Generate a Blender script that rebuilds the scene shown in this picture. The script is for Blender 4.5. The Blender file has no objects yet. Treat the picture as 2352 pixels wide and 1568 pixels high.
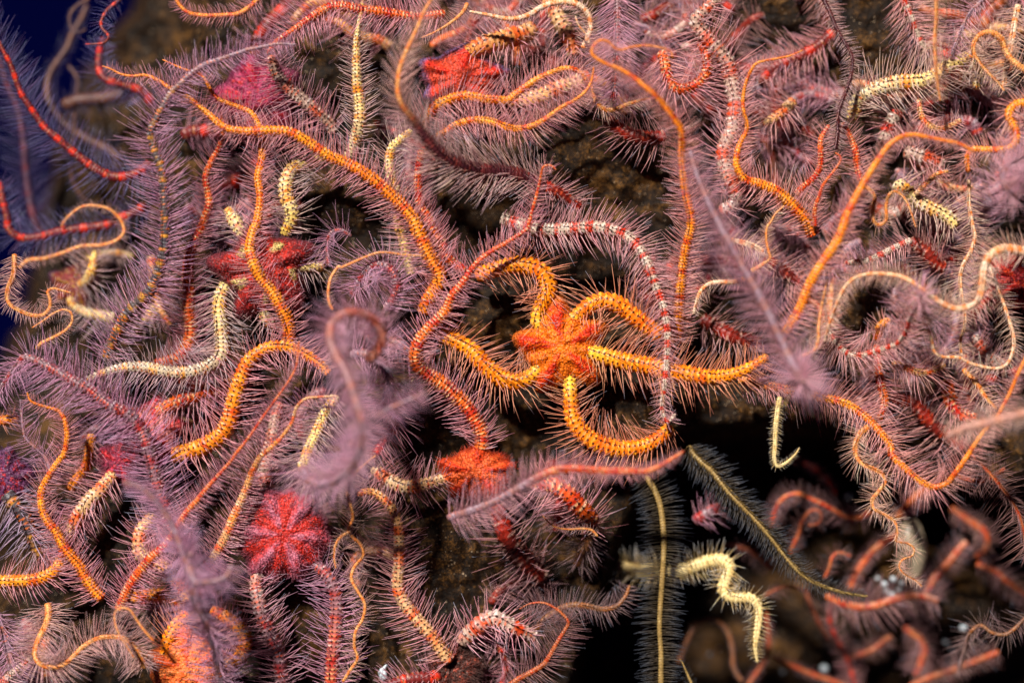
import bpy, math, random
import numpy as np

# ------------------------------------------------------------------ camera, water light, strobe-like sun, exposure
S = 1.0e-4                 # metres per unit of the layout grid (one unit = 0.1 mm)
W, H, D = 2352.0, 1568.0, 4400.0
sc = bpy.context.scene
cam = bpy.data.cameras.new('camera')
cam.sensor_width = 36.0
cam.lens = 36.0 * D / W
cam.clip_start = 0.005
cam.clip_end = 50.0
cam.dof.use_dof = True
cam.dof.focus_distance = (D - 25) * S
cam.dof.aperture_fstop = 2.9
co = bpy.data.objects.new('camera', cam)
sc.collection.objects.link(co)
co.location = (0, 0, D * S)
sc.camera = co

wd = bpy.data.worlds.new('World'); sc.world = wd; wd.use_nodes = True
bg = wd.node_tree.nodes['Background']
bg.inputs['Color'].default_value = (0.022, 0.045, 0.9, 1)   # deep open seawater
bg.inputs['Strength'].default_value = 0.015

sun = bpy.data.lights.new('sun', 'SUN')
sun.energy = 5.0
sun.angle = math.radians(3)
sun.color = (1.0, 0.95, 0.88)
so = bpy.data.objects.new('sun', sun)
sc.collection.objects.link(so)
SUN_DIR = np.array([-0.42, 0.78, 1.0])
so.rotation_euler = (math.atan2(math.hypot(SUN_DIR[0], SUN_DIR[1]), SUN_DIR[2]), 0,
                     math.atan2(SUN_DIR[1], SUN_DIR[0]) + math.pi / 2)
sc.view_settings.view_transform = 'Standard'
sc.view_settings.look = 'None'
sc.view_settings.gamma = 1.0
sc.view_settings.exposure = 0.9
sc.cycles.transparent_max_bounces = 16
sc.cycles.max_bounces = 5
sc.cycles.diffuse_bounces = 1
sc.cycles.glossy_bounces = 1
sc.cycles.transmission_bounces = 3

rng = np.random.default_rng(7)
COL = sc.collection

# ------------------------------------------------------------------ layout helpers
TO = {'F': (0, 0, 1.0)}
for i in range(3):
    for j in range(3):
        TO['%d%d' % (i, j)] = (784.0 * i, 522.4 * j, 1 / 2.996)

def P(spec):
    """'00: x y x y | 10: x y' -> layout points (one grid unit = 0.1 mm)."""
    out = []
    for seg in spec.split('|'):
        t, nums = seg.split(':')
        ox, oy, k = TO[t.strip()]
        v = [float(a) for a in nums.split()]
        for a, b in zip(v[0::2], v[1::2]):
            out.append((ox + a * k, oy + b * k))
    return np.array(out)

def world(p):
    """layout (x, y, height) -> metres."""
    p = np.asarray(p, float)
    k = (D - p[..., 2]) / D
    return np.stack([(p[..., 0] - W / 2) * k * S, -(p[..., 1] - H / 2) * k * S, p[..., 2] * S], -1)

def sm(a, b, x):
    t = np.clip((x - a) / (b - a), 0, 1)
    return t * t * (3 - 2 * t)

def vnoise(x, y, seed=0):
    xi = np.floor(x).astype(np.int64); yi = np.floor(y).astype(np.int64)
    fx = x - xi; fy = y - yi
    fx = fx * fx * (3 - 2 * fx); fy = fy * fy * (3 - 2 * fy)
    def h(a, b):
        n = (a * 374761393 + b * 668265263 + seed * 1442695041) & 0xffffffff
        n = ((n ^ (n >> 13)) * 1274126177) & 0xffffffff
        return ((n ^ (n >> 16)) & 0xffff) / 65535.0
    return (h(xi, yi) * (1 - fx) + h(xi + 1, yi) * fx) * (1 - fy) + (h(xi, yi + 1) * (1 - fx) + h(xi + 1, yi + 1) * fx) * fy

def fbm(x, y, oct=4, seed=0):
    v = 0; a = 0.5
    for o in range(oct):
        v = v + a * (vnoise(x * 2 ** o, y * 2 ** o, seed + o) - 0.5) * 2; a *= 0.5
    return v

# ------------------------------------------------------------------ meshes and objects
def make_mesh(name, V, quads=None, tris=None, col=None, uv=None, mat=None, smooth=True):
    me = bpy.data.meshes.new(name)
    nq = 0 if quads is None else len(quads)
    nt = 0 if tris is None else len(tris)
    loops = np.concatenate([a.reshape(-1) for a in (quads, tris) if a is not None and len(a)]).astype(np.int32)
    me.vertices.add(len(V)); me.vertices.foreach_set('co', np.asarray(V, np.float32).reshape(-1))
    me.loops.add(len(loops)); me.loops.foreach_set('vertex_index', loops)
    me.polygons.add(nq + nt)
    st = np.concatenate([np.arange(nq) * 4, nq * 4 + np.arange(nt) * 3]).astype(np.int32)
    me.polygons.foreach_set('loop_start', st)
    me.update(calc_edges=True)
    me.polygons.foreach_set('use_smooth', np.full(nq + nt, smooth))
    if col is not None:
        a = me.color_attributes.new('tint', 'FLOAT_COLOR', 'POINT')
        c = np.ones((len(V), 4), np.float32); c[:, :3] = col
        a.data.foreach_set('color', c.reshape(-1))
    if uv is not None:
        l = me.uv_layers.new(name='along')
        l.data.foreach_set('uv', np.asarray(uv, np.float32).reshape(-1))
    if mat: me.materials.append(mat)
    return me

def add(name, me, parent=None, loc=None, kind=None, label=None, cat=None, group=None):
    o = bpy.data.objects.new(name, me)
    COL.objects.link(o)
    if parent is not None: o.parent = parent
    if loc is not None: o.location = loc
    if kind: o['kind'] = kind
    if label: o['label'] = label
    if cat: o['category'] = cat
    if group: o['group'] = group
    return o

# ------------------------------------------------------------------ materials
def new_mat(name):
    m = bpy.data.materials.new(name); m.use_nodes = True
    nt = m.node_tree
    for n in list(nt.nodes): nt.nodes.remove(n)
    out = nt.nodes.new('ShaderNodeOutputMaterial')
    return m, nt, out

def nd(nt, t, **kw):
    n = nt.nodes.new(t)
    for k, v in kw.items(): setattr(n, k, v)
    return n

def math_n(nt, op, a, b=None, c=None):
    n = nd(nt, 'ShaderNodeMath', operation=op)
    for i, x in enumerate((a, b, c)):
        if x is None: continue
        if isinstance(x, (int, float)): n.inputs[i].default_value = x
        else: nt.links.new(x, n.inputs[i])
    return n.outputs[0]

def mat_arm(name, dots):
    m, nt, out = new_mat(name); L = nt.links.new
    at = nd(nt, 'ShaderNodeAttribute', attribute_name='tint')
    uv = nd(nt, 'ShaderNodeUVMap', uv_map='along')
    sp = nd(nt, 'ShaderNodeSeparateXYZ'); L(uv.outputs[0], sp.inputs[0])
    fu = math_n(nt, 'SUBTRACT', math_n(nt, 'FRACT', sp.outputs[0]), 0.5)
    v = math_n(nt, 'ABSOLUTE', sp.outputs[1])
    tc = nd(nt, 'ShaderNodeTexCoord')
    ns = nd(nt, 'ShaderNodeTexNoise'); ns.inputs['Scale'].default_value = 2600; ns.inputs['Detail'].default_value = 2
    L(tc.outputs['Object'], ns.inputs['Vector'])
    # paired dark pores on every arm plate
    du = math_n(nt, 'MULTIPLY', fu, 10.0)
    dv = math_n(nt, 'MULTIPLY', math_n(nt, 'SUBTRACT', v, 0.055), 82.0)
    d2 = math_n(nt, 'ADD', math_n(nt, 'MULTIPLY', du, du), math_n(nt, 'MULTIPLY', dv, dv))
    mr = nd(nt, 'ShaderNodeMapRange'); mr.inputs[1].default_value = 2.5; mr.inputs[2].default_value = 7.0
    mr.inputs[3].default_value = dots; mr.inputs[4].default_value = 0.0
    L(d2, mr.inputs[0])
    # thin dark joint between plates
    jd = math_n(nt, 'ABSOLUTE', fu)
    mj = nd(nt, 'ShaderNodeMapRange'); mj.inputs[1].default_value = 0.38; mj.inputs[2].default_value = 0.5
    mj.inputs[3].default_value = 0.0; mj.inputs[4].default_value = 0.18
    L(jd, mj.inputs[0])
    fu2 = math_n(nt, 'MULTIPLY', math_n(nt, 'SUBTRACT', math_n(nt, 'FRACT', math_n(nt, 'ADD', sp.outputs[0], 0.5)), 0.5), 10.0)
    dv2 = math_n(nt, 'MULTIPLY', math_n(nt, 'SUBTRACT', v, 0.135), 82.0)
    d3 = math_n(nt, 'ADD', math_n(nt, 'MULTIPLY', fu2, fu2), math_n(nt, 'MULTIPLY', dv2, dv2))
    mr2 = nd(nt, 'ShaderNodeMapRange'); mr2.inputs[1].default_value = 1.2; mr2.inputs[2].default_value = 5.0
    mr2.inputs[3].default_value = dots * .5; mr2.inputs[4].default_value = 0.0
    L(d3, mr2.inputs[0])
    f = math_n(nt, 'MAXIMUM', math_n(nt, 'MAXIMUM', mr.outputs[0], mr2.outputs[0]), mj.outputs[0])
    var = nd(nt, 'ShaderNodeMapRange'); var.inputs[1].default_value = 0.3; var.inputs[2].default_value = 0.7
    var.inputs[3].default_value = 0.7; var.inputs[4].default_value = 1.25
    L(ns.outputs[0], var.inputs[0])
    mul = nd(nt, 'ShaderNodeVectorMath', operation='SCALE'); L(at.outputs['Color'], mul.inputs[0]); L(var.outputs[0], mul.inputs['Scale'])
    mx = nd(nt, 'ShaderNodeMix', data_type='RGBA')
    L(f, mx.inputs['Factor']); L(mul.outputs[0], mx.inputs['A']); mx.inputs['B'].default_value = (0.035, 0.006, 0.004, 1)
    b = nd(nt, 'ShaderNodeBsdfPrincipled')
    L(mx.outputs['Result'], b.inputs['Base Color'])
    b.inputs['Roughness'].default_value = 0.42
    b.inputs['Specular IOR Level'].default_value = 0.27
    b.inputs['Subsurface Weight'].default_value = 0.0
    bp = nd(nt, 'ShaderNodeBump'); bp.inputs['Strength'].default_value = 0.5; bp.inputs['Distance'].default_value = 2 * S
    L(ns.outputs[0], bp.inputs['Height']); L(bp.outputs[0], b.inputs['Normal'])
    L(b.outputs[0], out.inputs[0])
    return m

def mat_spine():
    m, nt, out = new_mat('spine_tissue'); L = nt.links.new
    at = nd(nt, 'ShaderNodeAttribute', attribute_name='tint')
    b = nd(nt, 'ShaderNodeBsdfPrincipled'); L(at.outputs['Color'], b.inputs['Base Color'])
    b.inputs['Roughness'].default_value = 0.4; b.inputs['Specular IOR Level'].default_value = 0.45
    t = nd(nt, 'ShaderNodeBsdfTranslucent'); L(at.outputs['Color'], t.inputs['Color'])
    mx = nd(nt, 'ShaderNodeMixShader'); mx.inputs[0].default_value = 0.4
    L(b.outputs[0], mx.inputs[1]); L(t.outputs[0], mx.inputs[2])
    tr = nd(nt, 'ShaderNodeBsdfTransparent'); tr.inputs['Color'].default_value = (.95, .9, .93, 1)
    m2 = nd(nt, 'ShaderNodeMixShader'); m2.inputs[0].default_value = 0.14
    L(mx.outputs[0], m2.inputs[1]); L(tr.outputs[0], m2.inputs[2])
    L(m2.outputs[0], out.inputs[0])
    return m

def mat_disc():
    m, nt, out = new_mat('disc_skin'); L = nt.links.new
    at = nd(nt, 'ShaderNodeAttribute', attribute_name='tint')
    tc = nd(nt, 'ShaderNodeTexCoord')
    ns = nd(nt, 'ShaderNodeTexNoise'); ns.inputs['Scale'].default_value = 2400; ns.inputs['Detail'].default_value = 3
    L(tc.outputs['Object'], ns.inputs['Vector'])
    vo = nd(nt, 'ShaderNodeTexVoronoi'); vo.inputs['Scale'].default_value = 1700
    L(tc.outputs['Object'], vo.inputs['Vector'])
    var = nd(nt, 'ShaderNodeMapRange'); var.inputs[1].default_value = 0.3; var.inputs[2].default_value = 0.7
    var.inputs[3].default_value = 0.35; var.inputs[4].default_value = 1.5
    L(ns.outputs[0], var.inputs[0])
    mul = nd(nt, 'ShaderNodeVectorMath', operation='SCALE'); L(at.outputs['Color'], mul.inputs[0]); L(var.outputs[0], mul.inputs['Scale'])
    b = nd(nt, 'ShaderNodeBsdfPrincipled'); L(mul.outputs[0], b.inputs['Base Color'])
    b.inputs['Roughness'].default_value = 0.5; b.inputs['Specular IOR Level'].default_value = 0.22
    bp = nd(nt, 'ShaderNodeBump'); bp.inputs['Strength'].default_value = 0.9; bp.inputs['Distance'].default_value = 3 * S
    L(vo.outputs['Distance'], bp.inputs['Height']); L(bp.outputs[0], b.inputs['Normal'])
    L(b.outputs[0], out.inputs[0])
    return m

def mat_rock():
    m, nt, out = new_mat('encrusted_rock'); L = nt.links.new
    tc = nd(nt, 'ShaderNodeTexCoord')
    def noise(s, d=4):
        n = nd(nt, 'ShaderNodeTexNoise'); n.inputs['Scale'].default_value = s; n.inputs['Detail'].default_value = d
        L(tc.outputs['Object'], n.inputs['Vector']); return n.outputs[0]
    n1, n2, n3 = noise(70), noise(420, 8), noise(2600, 3)
    r = nd(nt, 'ShaderNodeValToRGB'); e = r.color_ramp.elements
    e[0].position = 0.42; e[0].color = (0.003, 0.0018, 0.0012, 1)
    e[1].position = 0.66; e[1].color = (0.15, 0.066, 0.014, 1)
    k = e.new(0.53); k.color = (0.016, 0.0068, 0.0018, 1)
    f = math_n(nt, 'ADD', math_n(nt, 'ADD', math_n(nt, 'MULTIPLY', n1, 0.3), math_n(nt, 'MULTIPLY', n2, 0.35)), math_n(nt, 'MULTIPLY', n3, 0.35))
    L(f, r.inputs[0])
    mr = nd(nt, 'ShaderNodeMapRange'); mr.inputs[1].default_value = 0.25; mr.inputs[2].default_value = 0.75
    mr.inputs[3].default_value = 0.3; mr.inputs[4].default_value = 1.7
    L(n3, mr.inputs[0])
    mul = nd(nt, 'ShaderNodeVectorMath', operation='SCALE'); L(r.outputs[0], mul.inputs[0]); L(mr.outputs[0], mul.inputs['Scale'])
    # pale sand grains caught in the crust
    vo = nd(nt, 'ShaderNodeTexVoronoi'); vo.inputs['Scale'].default_value = 1500; L(tc.outputs['Object'], vo.inputs['Vector'])
    sx = nd(nt, 'ShaderNodeSeparateColor'); L(vo.outputs['Color'], sx.inputs[0])
    g = math_n(nt, 'MULTIPLY', math_n(nt, 'LESS_THAN', vo.outputs['Distance'], 0.22), math_n(nt, 'GREATER_THAN', sx.outputs[0], 0.86))
    mx = nd(nt, 'ShaderNodeMix', data_type='RGBA'); L(g, mx.inputs['Factor']); L(mul.outputs[0], mx.inputs['A'])
    mx.inputs['B'].default_value = (0.35, 0.25, 0.16, 1)
    b = nd(nt, 'ShaderNodeBsdfPrincipled'); L(mx.outputs['Result'], b.inputs['Base Color'])
    b.inputs['Roughness'].default_value = 0.6; b.inputs['Specular IOR Level'].default_value = 0.15
    bp = nd(nt, 'ShaderNodeBump'); bp.inputs['Strength'].default_value = 1.0; bp.inputs['Distance'].default_value = 8 * S
    h = math_n(nt, 'ADD', n2, math_n(nt, 'MULTIPLY', n3, 0.5))
    L(h, bp.inputs['Height']); L(bp.outputs[0], b.inputs['Normal'])
    L(b.outputs[0], out.inputs[0])
    return m

def mat_plain(name, col, rough=0.35, noise=900, lo=0.7, hi=1.2):
    m, nt, out = new_mat(name); L = nt.links.new
    tc = nd(nt, 'ShaderNodeTexCoord')
    ns = nd(nt, 'ShaderNodeTexNoise'); ns.inputs['Scale'].default_value = noise; L(tc.outputs['Object'], ns.inputs['Vector'])
    mr = nd(nt, 'ShaderNodeMapRange'); mr.inputs[1].default_value = .3; mr.inputs[2].default_value = .7
    mr.inputs[3].default_value = lo; mr.inputs[4].default_value = hi; L(ns.outputs[0], mr.inputs[0])
    rgb = nd(nt, 'ShaderNodeRGB'); rgb.outputs[0].default_value = (*col, 1)
    mul = nd(nt, 'ShaderNodeVectorMath', operation='SCALE'); L(rgb.outputs[0], mul.inputs[0]); L(mr.outputs[0], mul.inputs['Scale'])
    b = nd(nt, 'ShaderNodeBsdfPrincipled'); L(mul.outputs[0], b.inputs['Base Color']); b.inputs['Roughness'].default_value = rough
    bp = nd(nt, 'ShaderNodeBump'); bp.inputs['Strength'].default_value = .5; bp.inputs['Distance'].default_value = 3 * S
    L(ns.outputs[0], bp.inputs['Height']); L(bp.outputs[0], b.inputs['Normal'])
    L(b.outputs[0], out.inputs[0]); return m

M_ARM = mat_arm('arm_plates_dotted', 0.92)
M_ARMP = mat_arm('arm_plates', 0.25)
M_SPINE = mat_spine()
M_DISC = mat_disc()
M_ROCK = mat_rock()
M_WHITE = mat_plain('white_zooid', (0.5, 0.56, 0.6))
M_SHELL = mat_plain('pale_shell', (0.34, 0.27, 0.18))

# ------------------------------------------------------------------ the rock
MOUNDS = [(1040, 1290, 140, 170, 85), (930, 950, 150, 110, 45), (1440, 930, 170, 110, 55), (1330, 370, 190, 110, 45),
          (830, 480, 110, 80, 35), (250, 1230, 110, 130, 50), (1000, 1500, 150, 120, 40), (1130, 690, 120, 100, 35),
          (720, 1430, 70, 130, 35), (1500, 440, 90, 80, 35), (2240, 1410, 170, 100, 300), (2035, 1320, 150, 120, 340), (1890, 1490, 200, 80, 130)]

def rock_height(x, y):
    z = -135 + 55 * fbm(x / 420, y / 420, 3, 11)
    for cx, cy, rx, ry, h in MOUNDS:
        z = z + h * np.exp(-((x - cx) / rx) ** 2 - ((y - cy) / ry) ** 2)
    # the ledge: below this line the reef steps down into a dark hollow
    lx = np.array([-900, 1250, 1340, 1420, 1500, 1580, 1900, 2010, 2352, 3200.])
    ly = np.array([2600, 1800, 1440, 1210, 1060, 985, 975, 1060, 1130, 1180.])
    edge = np.interp(x + 40 * fbm(x / 130, y / 130, 2, 5), lx, ly)
    z = z - 480 * sm(-20, 110, y - edge)
    # reef crest falling away into open water
    wx = x + y * 0.34 + 70 * fbm(x / 160, y / 160, 3, 9)
    z = z - 270 * sm(0, 170, 540 - wx) - 6.0 * np.clip(310 - wx, 0, 4000) ** 1.2
    z = z + 40 * fbm(x / 95, y / 95, 4, 21) + 16 * np.abs(fbm(x / 34, y / 34, 3, 27)) + 8 * fbm(x / 13, y / 13, 2, 33)
    return z

def build_rock():
    st = 7.0
    xs = np.arange(-620, 2980, st); ys = np.arange(-620, 2200, st)
    X, Y = np.meshgrid(xs, ys)
    Z = rock_height(X, Y)
    V = world(np.stack([X, Y, Z], -1).reshape(-1, 3))
    ny, nx = X.shape
    a = (np.arange(ny - 1)[:, None] * nx + np.arange(nx - 1)[None, :]).reshape(-1)
    q = np.stack([a, a + nx, a + nx + 1, a + 1], 1)
    keep = Z.reshape(-1)[q].min(1) > -900
    q = q[keep]
    used = np.unique(q); mp = np.full(len(V), -1); mp[used] = np.arange(len(used))
    me = make_mesh('reef_rock', V[used], quads=mp[q], mat=M_ROCK)
    add('reef_rock', me, kind='structure')
build_rock()

# ------------------------------------------------------------------ arms
def C(*v): return np.array(v, float)
# base, second tone, band tone, band period, band share, spot tone, spot chance, knob tone, knob chance, dotted, spine tone, spine tip
MAUVE = C(.97, .52, .56); LILAC = C(.94, .52, .65); PEACH = C(.90, .44, .31); PALE = C(.95, .64, .57); WATER_TINT = C(.24, .25, .50)  # last one paints the blue cast of the water into upper-left spines
STY = {
 'OR': dict(a=C(.94,.31,.014), b=C(.84,.19,.009), band=C(.62,.055,.005), per=9, sh=.22, spot=C(.70,.08,.01), sp=.18, knob=C(.85,.58,.32), kp=.35, dots=1, s=MAUVE),
 'YO': dict(a=C(1.0,.27,.004), b=C(.92,.18,.003), band=C(.82,.12,.003), per=11, sh=.2, spot=C(1.0,.40,.02), sp=.22, knob=C(1.0,.48,.08), kp=.4, dots=1, s=PEACH),
 'YB': dict(a=C(1.0,.56,.04), b=C(1.0,.48,.02), band=C(.95,.40,.02), per=9, sh=.2, spot=C(1.,.7,.2), sp=.2, knob=C(.95,.7,.25), kp=.4, dots=1, s=PEACH),
 'RO': dict(a=C(.76,.15,.014), b=C(.60,.045,.006), band=C(.46,.012,.004), per=8, sh=.4, spot=C(.8,.46,.2), sp=.3, knob=C(.80,.60,.42), kp=.4, dots=1, s=MAUVE),
 'RB': dict(a=C(.20,.018,.014), b=C(.15,.014,.014), band=C(.62,.024,.004), per=6, sh=.3, spot=C(.45,.16,.06), sp=.12, knob=C(.5,.28,.24), kp=.15, dots=0, s=MAUVE, solid=1),
 'RD': dict(a=C(.20,.012,.006), b=C(.12,.010,.006), band=C(.32,.016,.006), per=9, sh=.3, spot=C(.42,.05,.015), sp=.2, knob=C(.66,.46,.36), kp=.3, dots=0, s=C(.76,.43,.42)),
 'WR': dict(a=C(.52,.38,.32), b=C(.40,.22,.15), band=C(.58,.05,.008), per=8, sh=.35, spot=C(.6,.08,.012), sp=.3, knob=C(.80,.70,.66), kp=.4, dots=1, s=MAUVE),
 'WB': dict(a=C(.60,.46,.36), b=C(.50,.37,.28), band=C(.56,.028,.006), per=4, sh=.42, spot=C(.6,.04,.01), sp=.1, knob=C(.75,.66,.62), kp=.4, dots=1, s=MAUVE, solid=1),
 'WY': dict(a=C(.84,.56,.12), b=C(.62,.47,.27), band=C(.70,.26,.02), per=7, sh=.25, spot=C(.75,.12,.008), sp=.25, knob=C(.80,.74,.66), kp=.5, dots=1, s=C(.80,.56,.56)),
 'WG': dict(a=C(.52,.40,.26), b=C(.40,.31,.24), band=C(.78,.30,.03), per=6, sh=.25, spot=C(.75,.14,.01), sp=.2, knob=C(.80,.74,.68), kp=.5, dots=1, s=C(.84,.56,.60)),
 'WO': dict(a=C(.66,.42,.22), b=C(.74,.26,.04), band=C(.70,.09,.01), per=7, sh=.33, spot=C(.55,.04,.008), sp=.22, knob=C(.80,.66,.55), kp=.4, dots=1, s=MAUVE),
 'GY': dict(a=C(.055,.045,.055), b=C(.09,.06,.055), band=C(.52,.22,.02), per=4, sh=.26, spot=C(.65,.13,.01), sp=.3, knob=C(.42,.37,.42), kp=.25, dots=1, s=C(.74,.55,.64)),
 'PR': dict(a=C(.20,.10,.13), b=C(.28,.14,.15), band=C(.32,.018,.018), per=5, sh=.4, spot=C(.55,.06,.015), sp=.35, knob=C(.66,.55,.58), kp=.4, dots=1, s=LILAC),
 'PU': dict(a=C(.30,.19,.23), b=C(.24,.13,.17), band=C(.34,.14,.12), per=8, sh=.4, spot=C(.6,.12,.04), sp=.1, knob=C(.6,.48,.52), kp=.2, dots=0, s=LILAC),
 'MA': dict(a=C(.060,.008,.012), b=C(.045,.007,.012), band=C(.10,.012,.012), per=9, sh=.3, spot=C(.2,.03,.02), sp=.1, knob=C(.2,.07,.07), kp=.1, dots=0, s=C(.80,.54,.56)),
 'TN': dict(a=C(.76,.36,.12), b=C(.74,.25,.05), band=C(.74,.17,.02), per=4, sh=.35, spot=C(.7,.15,.02), sp=.1, knob=C(.85,.58,.36), kp=.3, dots=0, s=PALE),
 'PK': dict(a=C(.55,.28,.22), b=C(.48,.22,.17), band=C(.5,.2,.12), per=6, sh=.3, spot=C(.6,.3,.2), sp=.1, knob=C(.6,.4,.35), kp=.2, dots=0, s=PALE),
 'TB': dict(a=C(.78,.56,.40), b=C(.74,.42,.22), band=C(.85,.22,.03), per=4, sh=.4, spot=C(.8,.2,.03), sp=.1, knob=C(.85,.7,.5), kp=.3, dots=0, s=PALE),
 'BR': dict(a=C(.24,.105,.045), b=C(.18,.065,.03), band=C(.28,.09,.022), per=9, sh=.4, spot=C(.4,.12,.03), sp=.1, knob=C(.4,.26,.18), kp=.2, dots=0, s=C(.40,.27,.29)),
 'DB': dict(a=C(.13,.055,.04), b=C(.10,.04,.035), band=C(.16,.06,.03), per=9, sh=.4, spot=C(.2,.06,.02), sp=.1, knob=C(.2,.12,.1), kp=.2, dots=0, s=C(.16,.14,.24)),  # brown with the weak upper-left light and blue water cast painted in
 'DP': dict(a=C(.09,.035,.06), b=C(.07,.03,.06), band=C(.16,.02,.03), per=7, sh=.3, spot=C(.2,.05,.03), sp=.1, knob=C(.2,.14,.2), kp=.2, dots=0, s=C(.20,.17,.32)),  # violet darkened to paint in the dimness near the open water
 'CO': dict(a=C(.46,.115,.03), b=C(.36,.065,.018), band=C(.46,.045,.008), per=8, sh=.4, spot=C(.55,.2,.08), sp=.2, knob=C(.55,.36,.26), kp=.3, dots=0, s=C(.42,.26,.27)),  # coral darkened to put the hollow's shade into the colour
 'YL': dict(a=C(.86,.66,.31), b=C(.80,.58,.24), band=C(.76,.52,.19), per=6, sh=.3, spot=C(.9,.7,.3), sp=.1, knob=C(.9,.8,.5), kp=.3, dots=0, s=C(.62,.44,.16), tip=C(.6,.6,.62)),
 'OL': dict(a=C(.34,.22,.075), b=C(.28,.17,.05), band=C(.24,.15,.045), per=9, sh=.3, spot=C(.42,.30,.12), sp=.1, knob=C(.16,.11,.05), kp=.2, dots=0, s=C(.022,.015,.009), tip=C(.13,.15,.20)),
}
M_OF = {1: M_ARM, 0: M_ARMP}

def resample(ctrl, step):
    """Catmull-Rom through control points, then uniform arclength."""
    n = len(ctrl)
    p = np.vstack([2 * ctrl[0] - ctrl[1], ctrl, 2 * ctrl[-1] - ctrl[-2]])
    t = np.linspace(0, 1, 14, endpoint=False)[:, None]
    out = []
    for i in range(1, n):
        a, b, c, d = p[i - 1], p[i], p[i + 1], p[i + 2]
        out.append(0.5 * (2 * b + (c - a) * t + (2 * a - 5 * b + 4 * c - d) * t ** 2 + (3 * b - a - 3 * c + d) * t ** 3))
    out.append(ctrl[-1][None])
    q = np.vstack(out)
    s = np.concatenate([[0], np.cumsum(np.linalg.norm(np.diff(q, axis=0), axis=1))])
    m = max(6, int(s[-1] / step))
    u = np.linspace(0, s[-1], m)
    return np.stack([np.interp(u, s, q[:, k]) for k in range(q.shape[1])], 1), u

SP_F = 1.0   # spine count factor
def spine_mesh(B, Dr, Ln, R, c0, c1, bend):
    """B base, Dr unit direction, Ln length, R radius, bend vector; all metres, arrays of n."""
    n = len(B)
    ref = np.tile(np.array([0.3, 0.5, 0.8]), (n, 1))
    e1 = np.cross(Dr, ref); e1 /= np.linalg.norm(e1, axis=1)[:, None] + 1e-12
    e2 = np.cross(Dr, e1)
    Mid = B + Dr * (Ln * 0.52)[:, None] + bend * 0.35
    Tip = B + Dr * Ln[:, None] + bend * 1.15
    Vs = np.empty((n, 9, 3)); Cs = np.empty((n, 9, 3))
    for k in range(3):
        a = 2 * math.pi * k / 3
        off = (math.cos(a) * e1 + math.sin(a) * e2)
        Vs[:, k] = B + off * R[:, None]
        Vs[:, 3 + k] = Mid + off * (R * 0.85)[:, None]
        Vs[:, 6 + k] = Tip + off * (R * 0.35)[:, None]
    Cs[:, :3] = c0[:, None]; Cs[:, 3:6] = (0.75 * c0 + 0.25 * c1)[:, None]; Cs[:, 6:] = c1[:, None]
    i = np.arange(n)[:, None] * 9
    q = np.concatenate([i + np.array([[b + k, b + (k + 1) % 3, b + 3 + (k + 1) % 3, b + 3 + k]]) for k in range(3) for b in (0, 3)], 0)
    t = i + np.array([[6, 7, 8]])
    return Vs.reshape(-1, 3), q, t, Cs.reshape(-1, 3)

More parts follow.
